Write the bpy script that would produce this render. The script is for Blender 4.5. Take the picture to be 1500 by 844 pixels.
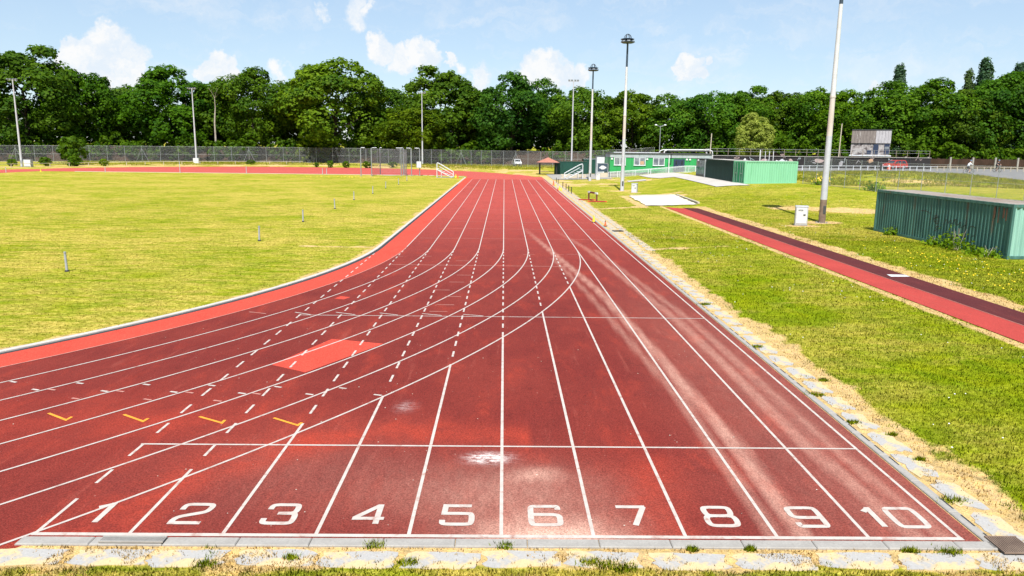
import bpy, bmesh, math, random
import numpy as np
from mathutils import Vector, Matrix, Quaternion

for o in list(bpy.data.objects):
    bpy.data.objects.remove(o)
SC = bpy.context.scene
COL = SC.collection
R = math.radians
rng = np.random.default_rng(7)
random.seed(7)

# ------------------------------------------------------------------ camera
cam_d = bpy.data.cameras.new('camera')
cam_d.sensor_fit = 'HORIZONTAL'; cam_d.sensor_width = 36.0
cam_d.lens = 1094.7 / 1500 * 36
cam_d.clip_start = 0.1; cam_d.clip_end = 9000
cam = bpy.data.objects.new('camera', cam_d); COL.objects.link(cam)
def cam_matrix(p, yaw, roll, loc):
    f = Vector((math.sin(yaw)*math.cos(p), math.cos(yaw)*math.cos(p), -math.sin(p)))
    r = Vector((math.cos(yaw), -math.sin(yaw), 0)); d = f.cross(r)
    c, s = math.cos(roll), math.sin(roll)
    r2 = c*r + s*d; d2 = -s*r + c*d
    m = Matrix((r2, -d2, -f)).transposed().to_4x4(); m.translation = loc
    return m
cam.matrix_world = cam_matrix(0.1875, 0.0122, -0.0117, Vector((-0.0067, 0, 5.0584)))
SC.camera = cam

# ------------------------------------------------------------------ light, sky, exposure
SUN_ELEV, SUN_TRAVEL = R(54), R(4)          # light travels towards +Y, 5 degrees to +X
ld = Vector((math.sin(SUN_TRAVEL)*math.cos(SUN_ELEV), math.cos(SUN_TRAVEL)*math.cos(SUN_ELEV), -math.sin(SUN_ELEV)))
sun_d = bpy.data.lights.new('sun', 'SUN'); sun_d.energy = 4.6; sun_d.angle = R(0.53); sun_d.color = (1.0, 0.955, 0.89)
sun = bpy.data.objects.new('sun', sun_d); COL.objects.link(sun)
sun.rotation_euler = (-ld).to_track_quat('Z', 'Y').to_euler()
sun.location = (0, -30, 60)
SC.view_settings.view_transform = 'Standard'; SC.view_settings.look = 'None'
SC.view_settings.exposure = 0.80; SC.view_settings.gamma = 1.0
SC.view_settings.use_curve_mapping = False

class NT:
    """small helper for building node trees"""
    def __init__(s, tree): s.t = tree; s.n = tree.nodes; s.l = tree.links
    def put(s, sock, v):
        if v is None: return
        if isinstance(v, bpy.types.NodeSocket): s.l.new(v, sock)
        elif hasattr(sock, 'default_value'):
            if sock.type == 'RGBA' and len(v) == 3: v = (*v, 1)
            sock.default_value = v
    def node(s, typ, props=None, ins=None, out=0):
        n = s.n.new(typ)
        for k, v in (props or {}).items(): setattr(n, k, v)
        for k, v in (ins or {}).items(): s.put(n.inputs[k], v)
        return n.outputs[out]
    def math(s, op, a, b=None, c=None, clamp=False):
        n = s.n.new('ShaderNodeMath'); n.operation = op; n.use_clamp = clamp
        for i, v in enumerate((a, b, c)):
            if v is not None: s.put(n.inputs[i], v)
        return n.outputs[0]
    def vmath(s, op, a, b=None, out=0):
        n = s.n.new('ShaderNodeVectorMath'); n.operation = op
        s.put(n.inputs[0], a)
        if b is not None: s.put(n.inputs[1], b)
        return n.outputs['Value'] if op in ('LENGTH', 'DOT_PRODUCT', 'DISTANCE') else n.outputs[0]
    def mix(s, fac, a, b, blend='MIX'):
        n = s.n.new('ShaderNodeMix'); n.data_type = 'RGBA'; n.blend_type = blend
        s.put(n.inputs[0], fac); s.put(n.inputs[6], a); s.put(n.inputs[7], b)
        return n.outputs[2]
    def noise(s, vec, scale, detail=4, rough=0.55, dist=0.0, color=False):
        n = s.n.new('ShaderNodeTexNoise'); s.put(n.inputs['Vector'], vec)
        n.inputs['Scale'].default_value = scale; n.inputs['Detail'].default_value = detail
        n.inputs['Roughness'].default_value = rough; n.inputs['Distortion'].default_value = dist
        return n.outputs[1 if color else 0]
    def rng(s, v, a, b, c=0.0, d=1.0, smooth=True):
        n = s.n.new('ShaderNodeMapRange'); n.interpolation_type = 'SMOOTHSTEP' if smooth else 'LINEAR'
        for i, x in enumerate((v, a, b, c, d)): s.put(n.inputs[i], x)
        return n.outputs[0]
    def scale(s, vec, v): return s.vmath('MULTIPLY', vec, v)
    def attr(s, name): return s.node('ShaderNodeAttribute', {'attribute_name': name}, out=2)

world = bpy.data.worlds.new('World'); SC.world = world; world.use_nodes = True
wt = world.node_tree; wt.nodes.clear(); W = NT(wt)
sky = wt.nodes.new('ShaderNodeTexSky'); sky.sky_type = 'NISHITA'; sky.sun_disc = False
sky.sun_elevation = SUN_ELEV; sky.sun_rotation = math.atan2(-ld.x, -ld.y)
sky.air_density = 1.0; sky.dust_density = 0.1; sky.ozone_density = 3.0; sky.altitude = 30
wdir = W.vmath('NORMALIZE', W.node('ShaderNodeTexCoord', out=0))
nA = W.noise(wdir, 26, 5, 0.62, color=True); nB = W.noise(wdir, 90, 4, 0.6, color=True)
off = W.vmath('ADD', W.scale(W.vmath('SUBTRACT', nA, (.5, .5, .5)), (.052,)*3), W.scale(W.vmath('SUBTRACT', nB, (.5, .5, .5)), (.016,)*3))
dd = W.vmath('ADD', wdir, off)
CLOUDS = [(-0.4490,0.8876,0.1030,0.0279,1.00),(-0.4717,0.8768,0.0940,0.0230,1.00),(-0.4300,0.8978,0.0954,0.0220,1.00),
(-0.4579,0.8855,0.0788,0.0311,1.00),(-0.4823,0.8721,0.0831,0.0198,1.00),(-0.4281,0.9004,0.0775,0.0221,1.00),
(-0.4448,0.8878,0.1179,0.0131,1.00),(-0.4810,0.8706,0.1034,0.0114,1.00),(-0.3469,0.9335,0.0910,0.0172,1.00),
(-0.3314,0.9395,0.0871,0.0132,1.00),(-0.3576,0.9302,0.0827,0.0131,1.00),(-0.1588,0.9802,0.1180,0.0189,1.00),
(-0.1298,0.9857,0.1074,0.0173,0.90),(-0.1023,0.9879,0.1163,0.0199,1.00),(-0.0723,0.9920,0.1030,0.0078,0.90),
(-0.0576,0.9937,0.0958,0.0122,0.60),(-0.0349,0.9964,0.0768,0.0123,0.80),(0.0525,0.9935,0.1013,0.0227,1.00),
(0.0387,0.9948,0.0937,0.0175,1.00),(0.0720,0.9931,0.0922,0.0175,1.00),(0.0966,0.9916,0.0856,0.0158,0.80),
(0.2336,0.9667,0.1042,0.0170,1.00),(0.2242,0.9695,0.0994,0.0120,1.00),(0.2467,0.9638,0.1007,0.0119,1.00),
(-0.1816,0.9705,0.1585,0.0202,0.55),(-0.1650,0.9726,0.1639,0.0118,0.55),(-0.2237,0.9611,0.1620,0.0100,0.50),
(0.4323,0.8982,0.0795,0.0120,0.50),(-0.0306,0.9955,0.0895,0.0140,0.50),(-0.2773,0.9568,0.0878,0.0135,0.50)]
_cr = random.Random(3)
for k in range(12):                                  # the same broken cumulus goes on round the horizon
    a = R(50 + k*22 + _cr.uniform(-6, 6)); e = R(_cr.uniform(4, 9)); rr = _cr.uniform(.02, .034)
    c = (math.sin(a)*math.cos(e), math.cos(a)*math.cos(e), math.sin(e))
    CLOUDS += [(*c, rr, .9)]
dens = None
for (x, y, z, r, a) in CLOUDS:
    d = W.vmath('DISTANCE', dd, (x, y, z))
    v = W.math('MULTIPLY', W.math('SUBTRACT', 1.35, W.math('DIVIDE', d, r)), a)
    dens = v if dens is None else W.math('MAXIMUM', dens, v)
cum = W.rng(dens, 0.12, 0.55)
cn = W.noise(W.scale(dd, (3.2, 3.2, 13)), 2.2, 6, 0.6, 0.6)      # thin high cloud, everywhere
cir = W.math('MULTIPLY', W.rng(cn, 0.42, 0.74), 0.42)
zz = W.node('ShaderNodeSeparateXYZ', ins={0: wdir}, out=2)
veil = W.rng(zz, -0.02, 0.30, 0.05, 0.02)
cov = W.math('MAXIMUM', cum, W.math('MAXIMUM', cir, veil))
cshade = W.noise(dd, 34, 4, .6)
ccol = W.mix(W.rng(cshade, .35, .65), (.80, .88, .97), (1.0, .99, .98))
skyc = W.mix(.62, W.scale(sky.outputs[0], (.1, .1, .1)), W.mix(W.rng(zz, -.05, .45), (.31, .39, .465), (.25, .345, .47)))     # the even summer haze of the day
bgs = W.node('ShaderNodeBackground', ins={0: skyc, 1: 1.0})
bgc = W.node('ShaderNodeBackground', ins={0: ccol, 1: 0.58})
mixs = wt.nodes.new('ShaderNodeMixShader')
W.l.new(W.math('MULTIPLY', cov, .92), mixs.inputs[0]); W.l.new(bgs, mixs.inputs[1]); W.l.new(bgc, mixs.inputs[2])
wo = wt.nodes.new('ShaderNodeOutputWorld'); W.l.new(mixs.outputs[0], wo.inputs[0])

# ------------------------------------------------------------------ mesh helpers
class MB:
    def __init__(s): s.v = []; s.f = []; s.m = []
    def add(s, vs, fs, mi=0):
        b = len(s.v); s.v += [tuple(v) for v in vs]; s.f += [tuple(b+i for i in f) for f in fs]; s.m += [mi]*len(fs)
        return s
    def box(s, c, d, rz=0.0, mi=0, taper=1.0):
        cx, cy, cz = c; hx, hy, hz = d[0]/2, d[1]/2, d[2]/2; ca, sa = math.cos(rz), math.sin(rz); vs = []
        for k, (sx, sy, sz) in enumerate(((-1,-1,-1),(1,-1,-1),(1,1,-1),(-1,1,-1),(-1,-1,1),(1,-1,1),(1,1,1),(-1,1,1))):
            t = taper if sz > 0 else 1
            x, y = sx*hx*t, sy*hy*t
            vs.append((cx+ca*x-sa*y, cy+sa*x+ca*y, cz+sz*hz))
        return s.add(vs, [(0,3,2,1),(4,5,6,7),(0,1,5,4),(1,2,6,5),(2,3,7,6),(3,0,4,7)], mi)
    def cyl(s, p0, p1, r0, r1=None, n=10, mi=0, caps=True):
        r1 = r0 if r1 is None else r1
        p0, p1 = Vector(p0), Vector(p1); a = (p1-p0).normalized()
        u = a.orthogonal().normalized(); w = a.cross(u); vs = []
        for p, r in ((p0, r0), (p1, r1)):
            for i in range(n):
                t = 2*math.pi*i/n; vs.append(p + (u*math.cos(t)+w*math.sin(t))*r)
        fs = [(i, (i+1) % n, n+(i+1) % n, n+i) for i in range(n)]
        if caps: fs += [tuple(range(n-1, -1, -1)), tuple(range(n, 2*n))]
        return s.add(vs, fs, mi)
    def tube(s, pts, r, n=8, mi=0):
        for a, b in zip(pts[:-1], pts[1:]): s.cyl(a, b, r, r, n, mi)
        return s
    def lathe(s, prof, n=16, c=(0, 0, 0), mi=0):
        vs = []; k = len(prof)
        for (r, z) in prof:
            for i in range(n):
                t = 2*math.pi*i/n; vs.append((c[0]+r*math.cos(t), c[1]+r*math.sin(t), c[2]+z))
        fs = [(j*n+i, j*n+(i+1) % n, (j+1)*n+(i+1) % n, (j+1)*n+i) for j in range(k-1) for i in range(n)]
        fs += [tuple(range(n-1, -1, -1)), tuple(range((k-1)*n, k*n))]
        return s.add(vs, fs, mi)
    def prism(s, poly, z0, z1, mi=0):
        n = len(poly)
        vs = [(x, y, z0) for x, y in poly] + [(x, y, z1) for x, y in poly]
        return s.add(vs, [tuple(range(n-1, -1, -1)), tuple(range(n, 2*n))] + [(i, (i+1) % n, n+(i+1) % n, n+i) for i in range(n)], mi)
    def extr(s, prof, x0, x1, mi=0):
        """profile in (y,z), extruded along x"""
        n = len(prof)
        vs = [(x0, y, z) for y, z in prof] + [(x1, y, z) for y, z in prof]
        return s.add(vs, [tuple(range(n-1, -1, -1)), tuple(range(n, 2*n))] + [(i, (i+1) % n, n+(i+1) % n, n+i) for i in range(n)], mi)
    def mesh(s, name, mats, smooth=False):
        me = bpy.data.meshes.new(name); me.from_pydata(s.v, [], s.f)
        for m in (mats if isinstance(mats, (list, tuple)) else [mats]): me.materials.append(m)
        if any(s.m): me.polygons.foreach_set('material_index', s.m)
        if smooth: me.polygons.foreach_set('use_smooth', [True]*len(s.f))
        bm = bmesh.new(); bm.from_mesh(me); bmesh.ops.recalc_face_normals(bm, faces=bm.faces); bm.to_mesh(me); bm.free()
        if smooth: me.set_sharp_from_angle(angle=R(42))
        return me
    def build(s, name, mats, parent=None, smooth=False, bevel=0):
        o = link(name, s.mesh(name, mats, smooth), parent)
        if bevel:
            md = o.modifiers.new('bevel', 'BEVEL'); md.width = bevel; md.segments = 2; md.limit_method = 'ANGLE'
        return o
def link(name, data, parent=None, loc=None, rz=None):
    o = bpy.data.objects.new(name, data); COL.objects.link(o)
    if parent: o.parent = parent
    if loc is not None: o.location = loc
    if rz is not None: o.rotation_euler = (0, 0, rz)
    return o
def tag(o, label=None, cat=None, group=None, kind=None):
    if label: o['label'] = label
    if cat: o['category'] = cat
    if group: o['group'] = group
    if kind: o['kind'] = kind
    return o
def thing(name, label, cat, loc=(0, 0, 0), rz=0.0, group=None, kind=None):
    o = link(name, None, None, loc, rz); o.empty_display_size = .3
    return tag(o, label, cat, group, kind)
def kids(o): return [c for c in COL.objects if c.parent == o]
def dup(root, loc, rz, label, group=None):
    r = root.copy(); COL.objects.link(r); r.location = loc; r.rotation_euler = (0, 0, rz)
    r['label'] = label
    if group: r['group'] = group
    for ch in kids(root):
        c = ch.copy(); COL.objects.link(c); c.parent = r
        for g in kids(ch):
            d = g.copy(); COL.objects.link(d); d.parent = c
    return r
def np_mesh(name, verts, faces4, mat, attrs=None, smooth=False):
    """fast mesh from numpy: faces all of the same corner count"""
    me = bpy.data.meshes.new(name); nv, nf, k = len(verts), len(faces4), faces4.shape[1]
    me.vertices.add(nv); me.vertices.foreach_set('co', np.asarray(verts, np.float32).ravel())
    me.loops.add(nf*k); me.loops.foreach_set('vertex_index', faces4.astype(np.int32).ravel())
    me.polygons.add(nf); me.polygons.foreach_set('loop_start', np.arange(nf, dtype=np.int32)*k)
    if smooth: me.polygons.foreach_set('use_smooth', np.ones(nf, bool))
    me.update(calc_edges=True); me.materials.append(mat)
    for an, av in (attrs or {}).items():
        a = me.attributes.new(an, 'FLOAT', 'POINT'); a.data.foreach_set('value', np.asarray(av, np.float32))
    return me
def vnoise(x, y, seed=0):
    x = np.asarray(x, float); y = np.asarray(y, float)
    xi = np.floor(x).astype(np.int64); yi = np.floor(y).astype(np.int64); fx = x-xi; fy = y-yi
    def h(a, b):
        n = (a*374761393 + b*668265263 + seed*1442695041) & 0xffffffff
        n = ((n ^ (n >> 13))*1274126177) & 0xffffffff
        return ((n ^ (n >> 16)) & 0xffff)/65535.0
    u = fx*fx*(3-2*fx); v = fy*fy*(3-2*fy)
    return (h(xi, yi)*(1-u)+h(xi+1, yi)*u)*(1-v)+(h(xi, yi+1)*(1-u)+h(xi+1, yi+1)*u)*v
def fbm(x, y, seed=0): return .5*vnoise(x, y, seed)+.3*vnoise(x*2.1, y*2.1, seed+1)+.2*vnoise(x*4.3, y*4.3, seed+2)
def sstep(a, b, x): t = np.clip((np.asarray(x, float)-a)/(b-a), 0, 1); return t*t*(3-2*t)

# ------------------------------------------------------------------ materials
def new_mat(name):
    m = bpy.data.materials.new(name); m.use_nodes = True; m.node_tree.nodes.clear()
    t = NT(m.node_tree); out = m.node_tree.nodes.new('ShaderNodeOutputMaterial')
    return m, t, out
def principled(t, out, col, rough=.6, metal=0., spec=.5, bump=None, bstr=.3, bdist=.01):
    p = t.n.new('ShaderNodeBsdfPrincipled')
    t.put(p.inputs['Base Color'], col); t.put(p.inputs['Roughness'], rough); t.put(p.inputs['Metallic'], metal)
    t.put(p.inputs['Specular IOR Level'], spec)
    if bump is not None:
        b = t.n.new('ShaderNodeBump'); b.inputs['Strength'].default_value = bstr; b.inputs['Distance'].default_value = bdist
        t.l.new(bump, b.inputs['Height']); t.l.new(b.outputs[0], p.inputs['Normal'])
    t.l.new(p.outputs[0], out.inputs[0]); return p
def pmat(name, c1, c2=None, scale=3., rough=.6, metal=0., spec=.5, c3=None, streak=None, s3=(.58, .72), stretch=(1, 1, 1), bstr=0.15):
    """colour c1 varied towards c2 by noise; c3 = stain colour (rust, dirt) in noise blotches, streak stretches it downwards"""
    m, t, out = new_mat(name)
    pos = t.node('ShaderNodeTexCoord', out=3)
    c2 = c2 or tuple(x*.8 for x in c1)
    n1 = t.noise(t.scale(pos, stretch), scale, 5, .6)
    col = t.mix(t.rng(n1, .3, .7), c1, c2)
    if c3:
        n2 = t.noise(t.scale(pos, (streak or (1, 1, 1))), scale*.8, 6, .65)
        col = t.mix(t.rng(n2, *s3), col, c3)
    n4 = t.noise(pos, scale*14, 3, .6)
    col = t.mix(.22, col, t.mix(n4, (0, 0, 0), (1, 1, 1)), 'OVERLAY')
    principled(t, out, col, rough, metal, spec, n4, bstr, .01)
    return m
M = {}
M['steel'] = pmat('galvanised_steel', (.36, .38, .40), (.28, .30, .32), 4, .45, .55)
M['steel_pale'] = pmat('pale_grey_plastic', (.33, .34, .37), (.27, .28, .31), 5, .5)
M['white_steel'] = pmat('white_painted_steel', (.62, .64, .66), (.50, .52, .54), 3, .5)
M['mast'] = pmat('mast_paint', (.56, .56, .57), (.48, .48, .49), 1.2, .55, 0., .4, (.42, .34, .28), (1, 1, .12), (.60, .75))
M['mast_clean'] = pmat('mast_zinc', (.50, .51, .54), (.42, .43, .46), 1.0, .5, .15)
M['mast_dark'] = pmat('mast_dark_blue', (.035, .06, .09), (.025, .04, .06), 3, .5)
M['mast_rust'] = pmat('mast_rust', (.44, .35, .28), (.52, .49, .46), 1.6, .75, stretch=(1, 1, .25))
M['mast_base'] = pmat('mast_base_brown', (.13, .085, .06), (.20, .14, .10), 3, .8)
M['black'] = pmat('black_metal', (.012, .012, .014), (.02, .02, .022), 4, .5)
M['dark_metal'] = pmat('dark_metal', (.04, .045, .05), (.06, .06, .065), 4, .5)
M['glass'] = pmat('window_glass', (.10, .12, .14), (.22, .24, .26), 1.2, .08, 0, .8, bstr=.02)
M['car_glass'] = pmat('car_glass', (.015, .02, .025), (.03, .035, .04), 2, .06, 0, .8, bstr=.0)
M['concrete'] = pmat('concrete', (.31, .295, .27), (.25, .235, .215), 2.2, .9, 0, .3, (.22, .19, .15), None, (.60, .75), bstr=.4)
M['slab'] = pmat('paving_slab', (.355, .345, .33), (.30, .29, .275), 2.5, .9, 0, .1, (.50, .39, .22), None, (.45, .57), bstr=.5)
M['pale_concrete'] = pmat('pale_concrete', (.45, .42, .385), (.38, .355, .325), .6, .9, 0, .3, bstr=.3)
M['timber'] = pmat('weathered_timber', (.34, .27, .19), (.25, .20, .14), 5, .85, stretch=(6, 6, .6))
M['timber_pale'] = pmat('pale_timber', (.52, .45, .34), (.42, .36, .27), 5, .85, stretch=(6, 6, .6))
M['white'] = pmat('white_paint', (.60, .60, .60), (.52, .52, .52), 5, .6)
M['white_plastic'] = pmat('white_plastic', (.40, .41, .43), (.33, .34, .36), 5, .45, c3=(.40, .38, .33), s3=(.62, .8))
M['red'] = pmat('red_paint', (.38, .03, .022), (.28, .02, .016), 5, .5)
M['dark_red'] = pmat('dark_red_paint', (.10, .018, .018), (.15, .02, .02), 5, .5)
M['orange'] = pmat('orange_plastic', (.75, .12, .015), (.60, .09, .012), 5, .45)
M['yellow'] = pmat('yellow_plastic', (.78, .55, .01), (.65, .45, .01), 5, .45)
M['rubber'] = pmat('rubber', (.02, .02, .02), (.03, .03, .03), 8, .8)
M['chain'] = pmat('wire', (.30, .31, .32), (.22, .23, .24), 6, .5, .4)
M['earth'] = pmat('dark_earth', (.060, .034, .024), (.035, .022, .015), .8, .95, 0, .2, bstr=.8)
M['bark'] = pmat('bark', (.060, .048, .036), (.035, .028, .022), 2.5, .95, 0, .2, stretch=(3, 3, .5), bstr=.8)
M['dead_wood'] = pmat('dead_wood', (.36, .32, .27), (.26, .23, .19), 2.5, .9)
M['tarmac'] = pmat('tarmac', (.21, .205, .20), (.16, .157, .155), .5, .9, 0, .3, (.27, .25, .22), None, (.55, .7), bstr=.4)
M['sand'] = pmat('sand', (.60, .53, .44), (.52, .45, .36), .8, .95, 0, .2, bstr=.8)
M['line'] = pmat('line_paint', (.47, .425, .385), (.40, .35, .31), 6, .75, 0, .3, (.30, .15, .115), None, (.52, .74))
M['line_faint'] = pmat('faded_line_paint', (.45, .22, .18), (.36, .14, .11), 6, .8, 0, .3)
M['line_yellow'] = pmat('yellow_line_paint', (.72, .30, .015), (.58, .22, .012), 8, .7)
M['slot'] = pmat('drain_slot', (.018, .018, .02), (.03, .03, .03), 8, .8)
M['roof_tile'] = pmat('terracotta_roof', (.36, .15, .10), (.28, .11, .075), 3, .8)

def red_surface(name, c_a, c_b, c_fresh, dust=True):
    m, t, out = new_mat(name)
    pos = t.node('ShaderNodeNewGeometry', out=0)
    big = t.noise(pos, .35, 4, .6, .4); mid = t.noise(t.scale(pos, (1, .35, 1)), 1.4, 5, .65, .3); fine = t.noise(pos, 42, 3, .7)
    spk = t.noise(pos, 120, 2, .6)
    col = t.mix(t.rng(big, .32, .68), c_a, c_b)
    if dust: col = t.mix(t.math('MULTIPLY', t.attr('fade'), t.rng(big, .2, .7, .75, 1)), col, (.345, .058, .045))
    col = t.mix(t.math('MULTIPLY', t.rng(mid, .50, .78), .55), col, c_fresh)
    col = t.mix(t.math('MULTIPLY', t.rng(mid, .46, .25), .35), col, tuple(x*.62 for x in c_b))
    st1 = t.noise(t.scale(pos, (1, .8, 1)), 2.3, 9, .78, .8); col = t.mix(t.math('MULTIPLY', t.rng(st1, .56, .64), .30), col, tuple(x*.50 for x in c_b))
    st2 = t.noise(t.scale(pos, (2.4, .22, 1)), 1.7, 8, .75, .4); col = t.mix(t.math('MULTIPLY', t.rng(st2, .55, .70), .22), col, (.34, .09, .065))
    if dust:
        dn = t.math('MULTIPLY', t.attr('dust'), t.rng(t.noise(t.scale(pos, (1, .4, 1)), 5, 7, .70), .30, .70, .70, 1.15), clamp=True)
        col = t.mix(dn, col, (.56, .34, .26))
        sc = t.math('MULTIPLY', t.attr('scuff'), t.rng(t.noise(t.scale(pos, (.5, 1, 1)), 14, 5, .7), .35, .65), clamp=True)
        col = t.mix(sc, col, (.80, .74, .70))
        fr = t.math('MULTIPLY', t.attr('fresh'), t.rng(t.noise(pos, 1.1, 5, .65), .3, .7, .2, 1), clamp=True)
        col = t.mix(fr, col, c_fresh)
    col = t.mix(t.math('MULTIPLY', t.rng(spk, .66, .76), .40), col, (.46, .25, .19))     # pale grit
    grit = t.noise(pos, 16, 2, .6)
    col = t.mix(t.math('MULTIPLY', t.rng(grit, .72, .78), .45), col, (.56, .38, .30))
    col = t.mix(.6, col, t.mix(t.rng(fine, .25, .75), (.12, .12, .12), (.88, .88, .88)), 'OVERLAY')
    p = principled(t, out, col, .85, 0, .10, fine, .5, .004)
    p.inputs['Sheen Weight'].default_value = .015; p.inputs['Sheen Roughness'].default_value = .4; p.inputs['Sheen Tint'].default_value = (1, .62, .55, 1)
    return m
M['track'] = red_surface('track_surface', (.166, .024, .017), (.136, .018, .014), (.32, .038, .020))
M['track_new'] = red_surface('resurfaced_track', (.49, .060, .038), (.46, .055, .034), (.53, .066, .040), False)
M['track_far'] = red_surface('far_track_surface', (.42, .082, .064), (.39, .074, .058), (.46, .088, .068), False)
M['runway'] = red_surface('runway_surface', (.36, .048, .038), (.32, .042, .034), (.40, .052, .04), False)
M['track_dark'] = red_surface('worn_track_surface', (.088, .018, .018), (.072, .015, .016), (.13, .022, .02), False)

def grass_colour(t, pos, dry, lush):
    n1 = t.noise(pos, .16, 4, .6, .3); n2 = t.noise(t.scale(pos, (1, .75, 1)), .9, 5, .65, .4); n3 = t.noise(pos, 7, 4, .7)
    n4 = t.noise(t.scale(pos, (.3, 1, 1)), 1.9, 7, .72, .5)
    n5 = t.noise(pos, 34, 3, .7)
    green = t.mix(t.rng(n2, .3, .72), (.118, .185, .003), (.215, .250, .005))
    straw = t.mix(t.rng(n3, .3, .7), (.33, .27, .036), (.44, .345, .085))
    w = t.math('ADD', t.math('MULTIPLY', t.rng(n1, .35, .68), .50), t.math('MULTIPLY', t.rng(n4, .36, .66), .95))
    w = t.math('MULTIPLY', t.math('ADD', w, t.rng(n3, .5, .8, 0, .22)), t.math('SUBTRACT', 1.08, lush), clamp=True)
    col = t.mix(w, green, straw)
    n6 = t.noise(t.scale(pos, (.5, 1, 1)), .55, 5, .7, .6)
    col = t.mix(t.math('MULTIPLY', t.rng(n6, .52, .72), .55), col, (.110, .175, .003))
    col = t.mix(t.math('MULTIPLY', t.rng(n6, .44, .26), .50), col, (.46, .37, .075))
    dirt = t.mix(t.rng(n3, .3, .7), (.53, .39, .195), (.45, .30, .11))
    dm = t.rng(t.math('ADD', dry, t.math('MULTIPLY', t.math('SUBTRACT', n3, .5), .9)), .3, .75)
    col = t.mix(dm, col, dirt)
    col = t.mix(.40, col, t.mix(t.rng(n5, .25, .75), (.15, .15, .15), (.85, .85, .85)), 'OVERLAY')
    n7 = t.noise(t.scale(pos, (.6, 1, 1)), 2.6, 6, .75, .4)
    col = t.mix(.38, col, t.mix(t.rng(n7, .28, .72), (.18, .20, .15), (.82, .80, .84)), 'OVERLAY')
    return t.mix(.50, col, t.mix(t.rng(n3, .25, .75), (.15, .15, .15), (.85, .85, .85)), 'OVERLAY'), n5
def grass_mat(name, blades=False):
    m, t, out = new_mat(name)
    pos = t.node('ShaderNodeNewGeometry', out=0)
    col, h = grass_colour(t, pos, t.attr('dry'), t.attr('lush'))
    if blades:
        col = t.mix(t.attr('tone'), t.mix(1., col, (.80, .84, .74), 'MULTIPLY'), t.mix(1., col, (1.35, 1.28, 1.2), 'MULTIPLY'))
        d = t.node('ShaderNodeBsdfDiffuse', ins={0: col}); tr = t.node('ShaderNodeBsdfTranslucent', ins={0: col})
        mx = t.n.new('ShaderNodeMixShader'); mx.inputs[0].default_value = .35
        t.l.new(d, mx.inputs[1]); t.l.new(tr, mx.inputs[2]); t.l.new(mx.outputs[0], out.inputs[0])
    else:
        principled(t, out, col, .95, 0, .0, h, .9, .03)
    return m
M['grass'] = grass_mat('grass_ground'); M['blades'] = grass_mat('grass_blades', True)

def leaf_mat(name, c_dark, c_light, trans=.40):
    m, t, out = new_mat(name)
    tone = t.attr('tone'); oc = t.node('ShaderNodeObjectInfo', out=1)
    col = t.mix(tone, c_dark, c_light)
    col = t.mix(1., col, oc, 'MULTIPLY')
    p = t.n.new('ShaderNodeBsdfPrincipled'); t.put(p.inputs['Base Color'], col); p.inputs['Roughness'].default_value = .55
    p.inputs['Specular IOR Level'].default_value = .08
    tr = t.node('ShaderNodeBsdfTranslucent', ins={0: t.mix(1., col, (1.2, 1.25, .6), 'MULTIPLY')})
    mx = t.n.new('ShaderNodeMixShader'); mx.inputs[0].default_value = trans
    t.l.new(p.outputs[0], mx.inputs[1]); t.l.new(tr, mx.inputs[2]); t.l.new(mx.outputs[0], out.inputs[0])
    return m
M['leaf'] = leaf_mat('leaf', (.028, .074, .005), (.112, .192, .009))
M['leaf_birch'] = leaf_mat('leaf_birch', (.17, .20, .05), (.33, .36, .10))
M['leaf_poplar'] = leaf_mat('leaf_poplar', (.035, .080, .026), (.085, .150, .042))
M['leaf_weed'] = leaf_mat('leaf_weed', (.09, .17, .008), (.20, .31, .012))

# ------------------------------------------------------------------ terrain
W1 = 1.22; R0 = 36.5; XC = -5*W1 - R0; YT = 37.54; YF = YT + 84.39; R8 = R0 + 8*W1
KX = np.array([-400, 9, 17, 26.5, 35, 45, 50, 56, 60, 66, 74, 90, 140, 400.])
KY = np.array([-100, 48, 58, 70, 85, 92, 100, 112, 125, 150, 185, 240, 900.])
KZ = np.array([[0]*14, [0]*14,
 [0, 0, 0, .15, .3, .5, .5, .55, .6, .6, .6, .6, .6, .6],
 [0, 0, .05, .45, .75, .85, .85, .9, .9, .9, .8, .8, .8, .8],
 [0, 0, .15, 1.12, 1.18, 1.05, 1.2, 1.05, .95, 1.0, 1.1, 1.1, 1.1, 1.1],
 [0, 0, .18, 1.16, 1.25, 2.1, 2.45, 1.95, 1.45, 1.4, 1.3, 1.3, 1.3, 1.3],
 [0, 0, .2, 1.2, 1.3, 1.9, 2.2, 2.05, 2.0, 1.9, 1.8, 1.7, 1.7, 1.7],
 [0, 0, .2, 1.2, 1.6, 1.75, 1.85, 1.9, 1.95, 1.95, 1.9, 1.8, 1.8, 1.8],
 [0, 0, .2, 1.1, 1.5, 1.75, 1.8, 1.85, 1.85, 1.85, 1.85, 1.85, 1.85, 1.85],
 [0, .1, .3, 1.1, 1.6, 1.75, 1.8, 1.85, 1.85, 1.85, 1.85, 1.85, 1.85, 1.85],
 [.45, .45, .5, 1.0, 1.6, 1.7, 1.8, 1.8, 1.8, 1.8, 1.8, 1.8, 1.8, 1.8],
 [1.0]*14, [1.0]*14], float)
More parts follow.
